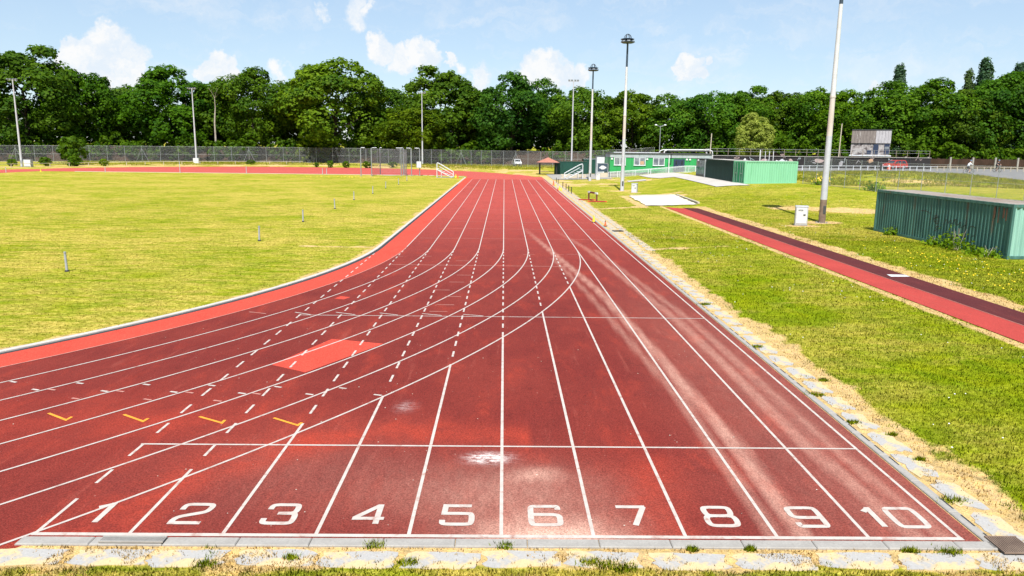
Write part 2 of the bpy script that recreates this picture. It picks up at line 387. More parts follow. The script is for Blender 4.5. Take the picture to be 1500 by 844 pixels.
def zt(x, y):
    x = np.asarray(x, float); y = np.asarray(y, float)
    i = np.clip(np.searchsorted(KX, x)-1, 0, 12); j = np.clip(np.searchsorted(KY, y)-1, 0, 11)
    u = np.clip((x-KX[i])/(KX[i+1]-KX[i]), 0, 1); v = np.clip((y-KY[j])/(KY[j+1]-KY[j]), 0, 1)
    u = .4*u+.6*u*u*(3-2*u); v = .4*v+.6*v*v*(3-2*v)
    z = (KZ[j, i]*(1-u)+KZ[j, i+1]*u)*(1-v)+(KZ[j+1, i]*(1-u)+KZ[j+1, i+1]*u)*v
    rr = np.hypot(x-XC, y-YF)
    return np.where((y > YF) & (rr < 48) & (x < 9), 0, z)
def zf(x, y): return float(zt(x, y))
def f_dry(X, Y):
    n = fbm(X*1.3, Y*1.3, 5); n2 = fbm(X*.35, Y*.35, 9); d = np.zeros_like(X)
    wid = 7.40 + .22*sstep(40, 50, Y)
    e = wid + .12 + 1.1*(n-.5)
    d = np.maximum(d, np.where(Y > 8.3, sstep(e+.22, e-.22, X)*sstep(6.0, 6.25, X)*sstep(140, 125, Y), 0))
    fr = sstep(8.20, 8.42, Y + .5*(n-.5))*sstep(9.4, 8.98, Y)*(X > -9)
    d = np.maximum(d, fr); d = np.maximum(d, np.where(Y < 8.45, .55*sstep(.45, .6, n), 0))
    rw = (Y < 66)
    d = np.maximum(d, rw*sstep(.42, .12, np.abs(X-13.78) + .5*(n-.4)))
    d = np.maximum(d, rw*.9*sstep(.95, .35, np.abs(X-17.05) + .9*(n-.4)))
    def seg(ax, ay, bx, by, w, a=.9):
        dx, dy = bx-ax, by-ay; L = dx*dx+dy*dy; t = np.clip(((X-ax)*dx+(Y-ay)*dy)/L, 0, 1)
        return a*sstep(w, w*.25, np.hypot(X-ax-t*dx, Y-ay-t*dy) + w*1.2*(n-.45))
    for a in ((6.9, 61.7, 12.4, 65.3, .7), (7.3, 37.4, 9.2, 38.1, .55), (9.2, 38.1, 11.8, 39.1, .35, .6), (-10.0, 37.5, -6.4, 37.3, .4),
              (24.5, 62.8, 31, 58.8, 3.0, 1.0), (11.5, 65, 19, 79.5, .8), (13, 79, 19, 82, 1.1, .8), (12, 64.5, 12.6, 79, .7),
              (46, 88, 56, 85, 1.5), (50, 93, 62, 101, 1.3, .7), (36, 84, 44, 82, .9, .8), (19, 106, 26, 104, 1.2, .5)):
        d = np.maximum(d, seg(*a))
    for (px, py, r) in ((22.32, 52.2, 1.5), (20.1, 50.1, 1.2), (13.72, 87.4, 1.5), (12.84, 112.8, 1.6), (19, 108, 2.6), (14.5, 83.7, 1.0)):
        d = np.maximum(d, .95*sstep(r, r*.4, np.hypot((X-px)*.7, Y-py) + r*.8*(n-.5)))
    d = np.maximum(d, .30*sstep(36, 42, X)*sstep(84, 90, Y)*sstep(.35, .6, n))
    rk = np.where(Y < YT, np.hypot(X-XC, Y-YT), np.where(Y < 121, X-XC, 0))
    d = np.maximum(d, np.where(Y < 121, sstep(R0-.75, R0-.2, rk + .9*(n-.5))*(rk < R0+.1)*.9, 0))
    rb = np.hypot(X-XC, Y-YF)
    d = np.maximum(d, np.where((Y > YF-25) & (rb > 46), .38*sstep(46, 47.5, rb)*sstep(66, 58, rb)*(X < 20) + .5*sstep(.52, .62, n2)*(rb < 62)*(X < 20), 0))
    return np.clip(d, 0, 1)
def f_lush(X, Y):
    l = np.full_like(X, .02) + .30*sstep(.45, .65, fbm(X*.12, Y*.12, 3))
    r = (X > 6.5)
    l = np.where(r, .55 + .45*sstep(.38, .6, fbm(X*.25, Y*.25, 21)), l)
    l = np.where(r & (X < 14) & (Y > 30), l*.70, l)
    l = np.where(r & (X > 17) & (Y < 46), .80, l)
    l = np.where(r & (Y > 42), l*.55, l)
    return np.clip(l, 0, 1)
def axis(parts):
    a = []
    for (s, e, st) in parts: a += list(np.arange(s, e, st))
    return np.array(sorted(set(np.round(a, 3))))
gx = axis([(-6000, -400, 1400), (-400, -140, 20), (-140, -60, 4), (-60, -24, 1.2), (-24, 20, .32), (20, 32, .6), (32, 100, 1.3), (100, 180, 6), (180, 500, 40), (500, 6001, 1100)])
gy = axis([(-3000, -60, 600), (-60, 0, 6), (0, 7.6, .8), (7.6, 9.4, .12), (9.4, 45, .34), (45, 90, .6), (90, 140, 1.2), (140, 200, 2.5), (200, 320, 12), (320, 1000, 100), (1000, 8001, 1400)])
GX, GY = np.meshgrid(gx, gy); gxx, gyy = GX.ravel(), GY.ravel()
nx, ny = len(gx), len(gy); idx = np.arange(nx*ny).reshape(ny, nx)
gf = np.stack([idx[:-1, :-1], idx[:-1, 1:], idx[1:, 1:], idx[1:, :-1]], -1).reshape(-1, 4)
ground = link('ground', np_mesh('ground', np.stack([gxx, gyy, zt(gxx, gyy)], 1), gf, M['grass'], {'dry': f_dry(gxx, gyy), 'lush': f_lush(gxx, gyy)}, True))
tag(ground, 'mown grass ground, green and yellow, running to the trees', kind='structure')

# ------------------------------------------------------------------ running track
Z_BEND, Z_MAIN, Z_NEW, Z_LINE = .004, .0062, .0084, .0100
def seg_d(X, Y, pts):
    d = np.full_like(X, 1e9)
    for (ax, ay), (bx, by) in zip(pts[:-1], pts[1:]):
        dx, dy = bx-ax, by-ay; t = np.clip(((X-ax)*dx+(Y-ay)*dy)/(dx*dx+dy*dy), 0, 1)
        d = np.minimum(d, np.hypot(X-ax-t*dx, Y-ay-t*dy))
    return d
TA = [(1.07, 48.7), (2.49, 34.9), (3.41, 26.2), (3.80, 18.8), (4.06, 12.0), (4.0, 9.0)]
TA2 = [(2.3, 34), (2.95, 26), (3.28, 20.7), (3.65, 14.4), (3.62, 9.0)]
TB = [(2.78, 48.8), (4.18, 37.6), (5.2, 21.7), (5.28, 16.2), (5.30, 12.0), (5.5, 9.1)]
TB2 = [(4.6, 37), (5.6, 21.7), (5.68, 16.2), (5.72, 12.0), (5.9, 9.1)]
def f_dust(X, Y):
    d = .44*np.exp(-(seg_d(X, Y, TA)/.15)**4) - .16*np.exp(-(seg_d(X, Y, [(p[0]-.03, p[1]) for p in TA])/.03)**2) + .24*np.exp(-(seg_d(X, Y, TA2)/.11)**4)
    d += .26*np.exp(-(seg_d(X, Y, TB)/.15)**4) + .22*np.exp(-(seg_d(X, Y, TB2)/.12)**4)
    d *= sstep(50, 34, Y)
    d += .11*sstep(2.5, 5.5, X)*sstep(34, 14, Y)
    d += .95*np.exp(-(((X-.65)/.95)**2 + ((Y-8.95)/.60)**2)) + .28*np.exp(-(((X-.1)/1.6)**2 + ((Y-10.3)/.9)**2))
    d += .45*np.exp(-(((X-.55)/.35)**2 + ((Y-10.95)/.25)**2)) + .08*np.exp(-(((X+3)/2.2)**2 + ((Y-11)/1.6)**2))
    return np.clip(d, 0, .95)
def f_scuff(X, Y):
    return np.clip(1.7*np.exp(-(((X+.22)/.26)**2 + ((Y-11.58)/.16)**2)) + .30*np.exp(-(((X+1.9)/.15)**2 + ((Y-14.0)/.25)**2)), 0, 1)
def f_fresh(X, Y):
    d = .8*np.exp(-(((np.hypot(X+1.2, Y-8.6)-4.2)/.55)**2))*(X < .5) + .7*np.exp(-(((X-2.3)/.45)**2 + ((Y-10.8)/1.6)**2))
    d += .55*np.exp(-(((X+7)/3.2)**2 + ((Y-13.2)/1.6)**2))
    return np.clip(d, 0, 1)
def sheet(name, X, Y, z, mat, parent=None):
    """X, Y: 2-d arrays of grid points"""
    a, b = X.shape; i = np.arange(a*b).reshape(a, b)
    f = np.stack([i[:-1, :-1], i[:-1, 1:], i[1:, 1:], i[1:, :-1]], -1).reshape(-1, 4)
    x, y = X.ravel(), Y.ravel()
    zz = np.full_like(x, z) if np.isscalar(z) else z.ravel()
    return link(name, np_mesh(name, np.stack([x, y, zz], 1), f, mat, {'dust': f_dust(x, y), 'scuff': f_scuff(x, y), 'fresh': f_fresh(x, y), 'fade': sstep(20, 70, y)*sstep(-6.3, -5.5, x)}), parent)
tx, ty = np.meshgrid(np.linspace(-6.1, 6.34, 100), np.concatenate([np.linspace(8.98, 50, 340), np.linspace(50.7, 137, 60)]))
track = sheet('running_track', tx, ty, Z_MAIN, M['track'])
tag(track, 'red running track with white lane lines and numbers', kind='structure')
ang, rad = np.meshgrid(np.linspace(R(-180), 0, 500), np.linspace(R0, R8+.22, 40))
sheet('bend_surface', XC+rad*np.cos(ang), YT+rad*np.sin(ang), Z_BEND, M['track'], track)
bx_, by_ = np.meshgrid(np.linspace(XC-R8-.2, XC-R0, 6), np.linspace(YT, YF, 10)); sheet('back_straight', bx_, by_, Z_BEND, M['track_far'], track)
rad1 = np.array([R0, R0+W1-.02]); ang1 = np.linspace(R(-180), 0, 220); A1, B1 = np.meshgrid(ang1, rad1)
sheet('inside_lane_bend', XC+B1*np.cos(A1), YT+B1*np.sin(A1), Z_NEW, M['track_new'], track)
sx_, sy_ = np.meshgrid([-6.1, -6.1+W1-.02], np.linspace(YT, 120.5, 60)); sheet('inside_lane_straight', sx_, sy_, Z_NEW, M['track_new'], track)
# far apron: ring of the far bend, filled to the chord that closes the grass
fa, fr_ = np.meshgrid(np.linspace(0, math.pi, 120), np.linspace(0, 1, 12))
ox, oy = XC+(R8+.3)*np.cos(fa), YF+(R8+.3)*np.sin(fa)
cx_, cy_ = XC+R0*np.cos(fa), np.minimum(YF+R0*np.sin(fa), 128.6)
sheet('far_apron', cx_+(ox-cx_)*fr_, cy_+(oy-cy_)*fr_, Z_BEND-.002, M['track_far'], track)
ex_, ey_ = np.meshgrid(np.linspace(-6.08, 6.36, 8), np.linspace(116.5, 137.02, 8)); sheet('run_out', ex_, ey_, Z_MAIN+.0015, M['track_far'], track)
def poly_sheet(name, pts, z, mat, parent):
    return MB().add([(x, y, z) for x, y in pts], [tuple(range(len(pts)))]).build(name, mat, parent)
poly_sheet('repair_patch', [(-5.36, 16.77), (-4.51, 19.17), (-3.08, 18.73), (-4.44, 16.21)], Z_NEW, M['track_new'], track)
poly_sheet('repair_patch', [(-5.62, 24.45), (-5.50, 24.85), (-5.14, 24.70), (-5.28, 24.32)], Z_NEW, M['track_new'], track)

def ribbon(mb, pts, w, z, closed=False):
    P = [Vector(p) for p in pts]; Q = [P[0]]
    for p in P[1:]:
        if (p-Q[-1]).length > 1e-5: Q.append(p)
    if closed and (Q[0]-Q[-1]).length < 1e-5: Q.pop()
    n = len(Q); Lv, Rv = [], []
    for i in range(n):
        a = Q[i-1] if (i or closed) else None; b = Q[(i+1) % n] if (i < n-1 or closed) else None
        d1 = (Q[i]-a).normalized() if a is not None else None; d2 = (b-Q[i]).normalized() if b is not None else None
        if d1 is None: d1 = d2
        if d2 is None: d2 = d1
        n1 = Vector((-d1.y, d1.x)); n2 = Vector((-d2.y, d2.x)); m = n1+n2
        m = n1 if m.length < 1e-4 else m.normalized(); k = 1/max(.5, m.dot(n1))
        Lv.append(Q[i]+m*(w/2*k)); Rv.append(Q[i]-m*(w/2*k))
    vs = [(p.x, p.y, z) for p in Lv]+[(p.x, p.y, z) for p in Rv]
    fs = [(i, n+i, n+(i+1) % n, (i+1) % n) for i in range(n if closed else n-1)]
    mb.add(vs, fs); return mb
LW = .050
def line(name, pts, w=LW, mat='line', z=Z_LINE): return ribbon(MB(), pts, w, z).build(name, M[mat], track)
for b in range(0, 11):
    x = (b-5)*W1
    if b < 8: y_cross = YT - math.sqrt(max(0, R8**2 - (x-XC)**2))      # where this lane line meets the outer bend line
    top = {0: 10.06, 1: 11.07, 2: 13.07}.get(b, (y_cross+.06) if b < 8 else 115.)
    if b == 8: line('lane_line', [(x, 9.06), (x, YT-.75)]); line('lane_line', [(x, YT), (x, 116.4)], .048)
    elif b > 8: line('lane_line', [(x, 9.06), (x, 116.4)])
    else:
        line('lane_line', [(x, 9.06), (x, top)])
        if b > 0: line('lane_line', [(x, YT), (x, 116.4)], .048)
dash_me = MB().add([(-LW/2, -.24, 0), (LW/2, -.24, 0), (LW/2, .24, 0), (-LW/2, .24, 0)], [(0, 1, 2, 3)]).mesh('line_dash', M['line'])
for b in range(0, 8):
    x = (b-5)*W1; y0 = YT - math.sqrt(R8**2 - (x-XC)**2)
    y = 10.80 if b == 0 else math.floor(max(y0, {1: 11.07, 2: 13.07}.get(b, 0)))+.82
    while y < YT-.4:
        if y > y0+.25 or b < 3:
            link('line_dash', dash_me, track, (x, y, Z_LINE))
        y += 1.0
for b in range(1, 9):
    r = R0+b*W1
    a1 = -math.acos(max(-1, min(1, (-16.0-XC)/r))) if b < 8 else -math.asin((YT-8.4)/r)
    a1 = R(-75) if b < 8 else R(-48)
    line('bend_line', [(XC+r*math.cos(a), YT+r*math.sin(a)) for a in np.linspace(a1, 0, 120)], .042 if b == 1 else .046, 'line_faint' if b == 1 else 'line', Z_LINE+.0008)
line('start_line', [(-6.14, 12.06), (6.12, 12.06)], .05, z=Z_LINE+.0016)
line('start_line', [(-6.14, 21.95), (6.12, 21.95)], .045, z=Z_LINE+.0016)
line('end_line', [(-6.13, 9.06), (6.13, 9.06)], .075, z=Z_LINE+.0016)
for y, x0, x1 in ((41.2, -4.6, 6.0), (46.2, -4, 6.0), (50.5, -3.4, 6.0), (60.5, -4.5, 5), (80, -4.8, 5.5)): line('faded_line', [(x0, y), (x1, y)], .05, 'line_faint', Z_LINE+.0016)
line('faded_line', [(-4.8, 31.75), (2.9, 31.65)], .06, 'line_yellow' if False else 'line_faint', Z_LINE+.0016)
for (x, y) in ((-1.56, 29.25), (-1.75, 27.7), (-2.18, 26.1), (-1.71, 24.96), (-1.86, 23.6), (-2.0, 22.6), (-1.84, 33.0), (-4.9, 34.2), (-3.6, 34.3), (1.2, 35.2), (2.6, 35.2), (3.3, 35.4)):
    line('faded_mark', [(x-.28, y), (x+.28, y)], .05, 'line_faint', Z_LINE+.0016)
for (x, y) in ((-10.41, 15.36), (-9.64, 14.86), (-8.97, 15.30), (-8.19, 14.80), (-7.54, 15.25), (-6.76, 14.78), (-6.15, 15.22), (-5.35, 14.73), (-4.74, 15.16), (-3.96, 14.70), (-3.36, 15.11), (-2.56, 14.69)):
    line('lane_tick', [(x-.085, y+.03), (x+.085, y-.03)], .06, z=Z_LINE+.0016)
for (x, y) in ((-9.31, 14.87), (-8.52, 14.33), (-7.87, 14.80), (-7.08, 14.31), (-6.43, 14.75), (-5.67, 14.26), (-5.04, 14.71)):
    line('faded_mark', [(x-.09, y+.03), (x+.09, y-.03)], .055, 'line_faint', Z_LINE+.0016)
SL = [(-7.73, 22.30), (-7.15, 22.08), (-6.34, 22.31), (-5.79, 22.00), (-5.11, 22.36), (-4.46, 22.05), (-3.77, 22.32), (-3.17, 22.05), (-2.47, 22.28), (-1.85, 22.05), (-1.22, 22.23), (-0.59, 22.03)]
for i in range(0, 12, 2): line('stagger_mark', [SL[i], SL[i+1]], .05, 'line_faint' if i in (0,) else 'line', Z_LINE+.0024)
for H in (((-8.56, 13.50), (-8.03, 13.15), (-8.02, 13.32)), ((-7.13, 13.46), (-6.60, 13.11), (-6.58, 13.27)), ((-5.68, 13.38), (-5.14, 13.06), (-5.14, 13.21)), ((-4.28, 13.34), (-3.73, 12.97), (-3.69, 13.11))):
    line('yellow_hook_mark', H, .055, 'line_yellow', Z_LINE+.0016)
def chaikin(p, closed, it=2):
    p = [Vector(q) for q in p]
    for _ in range(it):
        o = [] if closed else [p[0]]; n = len(p)
        for i in range(n if closed else n-1):
            a, b = p[i], p[(i+1) % n]; o += [a*.75+b*.25, a*.25+b*.75]
        if not closed: o.append(p[-1])
        p = o
    return p
GL = {'0': [([(0, .2), (0, .8), (.06, 1), (.3, 1), (.7, 1), (.94, 1), (1, .8), (1, .2), (.94, 0), (.7, 0), (.3, 0), (.06, 0)], 1)],
 '1': [([(.60, 1.06), (.60, 0)], 0), ([(.20, .80), (.60, .98)], 0)],
 '2': [([(.02, .70), (.02, .92), (.14, 1), (.40, 1), (.75, 1), (.98, .97), (.98, .75), (.90, .58), (.60, .48), (.15, .34), (0, .2), (0, -.04)], 0), ([(-.09, 0), (1, 0)], 0)],
 '3': [([(.03, .74), (.04, .95), (.2, 1), (.5, 1), (.8, 1), (.97, .97), (.97, .62), (.85, .53), (.36, .53)], 0), ([(.5, .53), (.85, .53), (1.0, .48), (1.0, .05), (.85, 0), (.5, 0), (.18, 0), (.0, .04), (0, .26)], 0)],
 '4': [([(.80, 0), (.80, 1.05)], 0), ([(.78, 1.0), (.02, .30)], 0), ([(-.05, .28), (1.04, .28)], 0)],
 '5': [([(.97, 1), (.06, 1)], 0), ([(.06, 1.08), (.03, .50)], 0), ([(.03, .57), (.5, .57), (.85, .57), (1, .54), (1, .05), (.85, 0), (.5, 0), (.15, 0), (0, .04), (0, .22)], 0)],
 '6': [([(.96, .80), (.95, 1), (.8, 1), (.5, 1), (.18, 1), (0, .98), (0, .6), (0, .04), (.16, 0), (.5, 0), (.84, 0), (1, .04), (1, .27)], 0), ([(1, .25), (1, .46), (.84, .54), (.5, .54), (.02, .54)], 0)],
 '7': [([(0, 1), (1.04, 1)], 0), ([(.98, 1.0), (.5, 0)], 0)],
 '8': [([(.06, .6), (.04, .95), (.2, 1), (.5, 1), (.8, 1), (.96, .95), (.94, .6), (.8, .53), (.5, .53), (.2, .53)], 1), ([(0, .1), (0, .45), (.16, .53), (.5, .53), (.84, .53), (1, .45), (1, .1), (.86, 0), (.5, 0), (.14, 0)], 1)]}
GL['9'] = [([(1-x, 1-y) for x, y in p], c) for p, c in GL['6']]
for k in range(1, 11):
    mb = MB(); xc = (k-5.5)*W1; s = str(k)
    cells = [(xc-.20, .40)] if len(s) == 1 else [(xc-.40, .26), (xc-.02, .40)]
    if s == '1': cells = [(xc-.24, .40)]
    for ch, (x0, wd) in zip(s, cells):
        for ks, (pts, cl) in enumerate(GL[ch]):
            q = [(x0+p.x*wd, 9.37+p.y*.53) for p in chaikin(pts, cl)]
            ribbon(mb, q, .082, Z_LINE+.0016+.0008*ks, bool(cl))
    mb.build('lane_number', M['line'], track)

# ------------------------------------------------------------------ kerbs, edging, paving beside the track
def stone(l, w, h, seed=0, mat='concrete', ch=.012):
    mb = MB(); rr = random.Random(seed)
    a, b = l/2, w/2; c = ch
    vs = [(-a, -b, 0), (a, -b, 0), (a, b, 0), (-a, b, 0), (-a, -b, h-c), (a, -b, h-c), (a, b, h-c), (-a, b, h-c), (-a+c, -b+c, h), (a-c, -b+c, h), (a-c, b-c, h), (-a+c, b-c, h)]
    mb.add(vs, [(0, 1, 5, 4), (1, 2, 6, 5), (2, 3, 7, 6), (3, 0, 4, 7), (4, 5, 9, 8), (5, 6, 10, 9), (6, 7, 11, 10), (7, 4, 8, 11), (8, 9, 10, 11)])
    return mb.mesh('stone', M[mat])
kerb = thing('inside_kerb', 'pale concrete kerb between the infield grass and the red inside lane', None, kind='structure')
km = stone(.985, .17, .055, mat='pale_concrete')
slotm = MB().add([(-.5, -.065, 0), (.5, -.065, 0), (.5, .065, 0), (-.5, .065, 0)], [(0, 1, 2, 3)]).mesh('drain_strip', M['slot'])
n = int(math.radians(95)*(R0-.14)/1.0)
for i in range(n):
    a = -(i+.5)*1.0/(R0-.14)
    link('kerb_stone', km, kerb, (XC+(R0-.14)*math.cos(a), YT+(R0-.14)*math.sin(a), 0), a+math.pi/2)
    link('drain_strip', slotm, kerb, (XC+(R0+.01)*math.cos(a), YT+(R0+.01)*math.sin(a), .0105), a+math.pi/2)
for i in range(83):
    link('kerb_stone', km, kerb, (XC+R0-.14, YT+i+.5, 0), math.pi/2)
    if i < 62: link('drain_strip', slotm, kerb, (XC+R0+.01, YT+i+.5, .0105), math.pi/2)
for i in range(10):                                    # rounded corner, then the chord along the far apron
    a = R(9*i+4); link('kerb_stone', km, kerb, (XC+R0-.14-8+8*math.cos(a), 120.6+8*math.sin(a), 0), a+math.pi/2)
for i in range(58): link('kerb_stone', km, kerb, (XC+R0-9-i, 128.6, 0), 0)

edging = thing('track_edging', 'grey concrete edging stones with slot drains round the end of the track', None, kind='structure')
em = stone(.925, .19, .03); e2 = stone(.985, .14, .03); grate_m = None
for i in range(14):
    link('edging_stone', em, edging, (-5.72+i*.932, 8.875, 0), 0)
slot_s = MB().add([(-.012, -.16, 0), (.012, -.16, 0), (.012, .16, 0), (-.012, .16, 0)], [(0, 1, 2, 3)]).mesh('drain_slot', M['slot'])
for i in range(112):
    link('edging_stone', e2, edging, (6.43, 9.28+i*1.0, 0), math.pi/2)
    if i < 30:
        for k in (0, 1):
            if (i*2+k) % 7 not in (3, 4): link('drain_slot', slot_s, edging, (6.47, 9.02+i+k*.5, .0335), 0)
for i in range(12):
    r = R8+.32; a = math.atan2(8.75-YT, -6.45-XC)-.016-i*.99/r
    link('edging_stone', e2, edging, (XC+r*math.cos(a), YT+r*math.sin(a), 0), a+math.pi/2)
def grate(name, w, d, nb, loc, rz, label=None):
    g = MB().box((0, 0, .012), (w, d, .012), mi=0)
    o = g.build(name, M['slot'], edging); o.location = loc; o.rotation_euler = (0, 0, rz)
    fm = MB()
    for i in range(nb): fm.box((-w/2+(i+.5)*w/nb, 0, .026), (w/nb*.62, d, .016))
    fm.box((0, -d/2, .026), (w, .02, .02)); fm.box((0, d/2, .026), (w, .02, .02))
    fm.build('grate_bars', M['concrete'] if nb > 20 else M['mast_base'], o)
grate('drain_grate', .82, .12, 40, (-4.72, 8.86, .026), 0)
grate('drain_grate', .42, .40, 14, (6.62, 8.86, .015), R(0))
paving = thing('paving_strip', 'row of worn grey paving slabs sunk in dry soil beside the track', None, kind='structure')
def slab_mesh(l, w, h, seed, q0=.68):
    rr = random.Random(seed); pts = []
    for i in range(26):
        t = 2*math.pi*i/26; c, s = math.cos(t), math.sin(t)
        k = 1/max(abs(c), abs(s)); q = q0+(.98-q0)*rr.random()
        k = min(k, 1.30)
        pts.append((l/2*c*k*q, w/2*s*k*q))
    return MB().prism(pts, -.05, h).mesh('paving_slab', M['slab'])
SM = [slab_mesh(1.0, .50, .007+.002*(i % 3), i) for i in range(8)]
rs = random.Random(5)
SMF = [slab_mesh(1.04, .42, .007+.002*(i % 3), 30+i, .80) for i in range(6)]
for i in range(13): link('paving_slab', SMF[i % 6], paving, (-5.9+i*1.03+rs.uniform(-.05, .05), 8.50+rs.uniform(-.03, .03), 0), rs.uniform(-.03, .03))
for i in range(104): link('paving_slab', SM[rs.randrange(8)], paving, (6.80+.12*(i > 36)+rs.uniform(-.03, .03), 9.35+i*1.02, 0), math.pi/2+rs.uniform(-.04, .04))
for i in range(76):
    link('paving_slab', SM[rs.randrange(8)], paving, (7.42+rs.uniform(-.03, .03), 37.5+i*1.02, 0), math.pi/2+rs.uniform(-.04, .04))

# ------------------------------------------------------------------ long jump runway and pit
run = MB().add([(13.98, 4, .02), (15.38, 4, .02), (15.38, 65.4, .02), (13.98, 65.4, .02)], [(0, 1, 2, 3)]).build('long_jump_runway', M['runway'])
tag(run, 'long jump runway, bright red on its left half and dark on its right', kind='structure')
MB().add([(15.38, 4, .024), (16.62, 4, .024), (16.62, 66.0, .024), (15.38, 65.6, .024)], [(0, 1, 2, 3)]).build('worn_lane', M['track_dark'], run)
line('runway_seam', [(15.38, 4), (15.38, 48)], .03, 'line_faint', .029).parent = run
poly_sheet('take_off_board', [(15.75, 29.75), (16.55, 29.80), (16.58, 30.25), (15.85, 30.3)], .032, M['white'], run)
pit_pts = [(12.5, 65.6), (17.45, 67.4), (18.05, 79.6), (13.0, 77.9)]
pit = MB()
gxp = []
for j in range(25):
    for i in range(13):
        u, v = i/12, j/24
        a = Vector(pit_pts[0]).lerp(Vector(pit_pts[1]), u); b = Vector(pit_pts[3]).lerp(Vector(pit_pts[2]), u); p = a.lerp(b, v)
        p = p + Vector((rs.uniform(-.1, .1), rs.uniform(-.12, .12)))
        gxp.append((p.x, p.y, zf(p.x, p.y)+.04+.05*float(fbm(p.x*1.5, p.y*1.5, 4))))
pit.add(gxp, [(j*13+i, j*13+i+1, (j+1)*13+i+1, (j+1)*13+i) for j in range(24) for i in range(12)])
pit = pit.build('sand_pit', M['sand'], smooth=True); tag(pit, 'pale sand of the long jump pit at the end of the runway', kind='structure')
def bar(p, q, w, h): 
    a = math.atan2(q[1]-p[1], q[0]-p[0]); L = math.hypot(q[0]-p[0], q[1]-p[1]); c = ((p[0]+q[0])/2, (p[1]+q[1])/2)
    return MB().box((c[0], c[1], zf(*c)+h/2), (L, w, h), a)
bar((17.75, 68.2), (18.35, 79.8), .18, .16).build('pit_edge_board', M['timber_pale'], pit)
bar((13.1, 78.1), (18.2, 79.9), .15, .12).build('pit_edge_board', M['timber_pale'], pit)

# ------------------------------------------------------------------ hard standing on the right
def drape(name, rows, mat, dz=.05):
    X = np.array([[p[0] for p in r] for r in rows]); Y = np.array([[p[1] for p in r] for r in rows])
    a, b = X.shape; i = np.arange(a*b).reshape(a, b)
    f = np.stack([i[:-1, :-1], i[:-1, 1:], i[1:, 1:], i[1:, :-1]], -1).reshape(-1, 4)
    return link(name, np_mesh(name, np.stack([X.ravel(), Y.ravel(), zt(X.ravel(), Y.ravel())+dz], 1), f, mat, smooth=True))
lo = [(34, 116), (45, 114), (52, 112), (58, 107), (62, 101), (65, 95), (68, 90), (74, 86), (90, 84), (140, 86)]
lox = np.linspace(34, 140, 107); loy = np.interp(lox, [p[0] for p in lo], [p[1] for p in lo])
tag(drape('tarmac_yard', [[(x, y+(140-y)*k/26) for x, y in zip(lox, loy)] for k in range(27)], M['tarmac'], .07), 'grey tarmac yard where the cyclists ride', kind='structure')
tag(drape('concrete_path', [[(23.6+.02*j, 83.6+j*1.0), (24.8, 83.4+j*1.0), (26.0, 83.2+j*1.0), (27.2, 83.0+j*1.0)] for j in range(24)] + [[(22.2, 107.5), (24, 107.5), (25.5, 107.2), (27.2, 107)], [(21.5, 112), (23.5, 112), (25, 112), (27.2, 112)], [(21.5, 121), (23.5, 121), (25, 121), (27.2, 121)]], M['pale_concrete'], .06), 'pale concrete path beside the dark green containers', kind='structure')
tag(drape('concrete_base', [[(17.6, 106.4), (20.2, 106.6)], [(17.9, 109.8), (20.5, 109.6)]], M['pale_concrete'], .05), 'bare pale concrete pad in the grass before the cabin', kind='structure')
tag(drape('yard_paving', [[(7.6, 117), (12, 117.5), (17, 118)], [(7.6, 128), (12, 128), (17, 128)], [(7.6, 137), (12, 137), (17, 137)]], M['concrete'], .05), 'grey paving round the spectator steps', kind='structure')

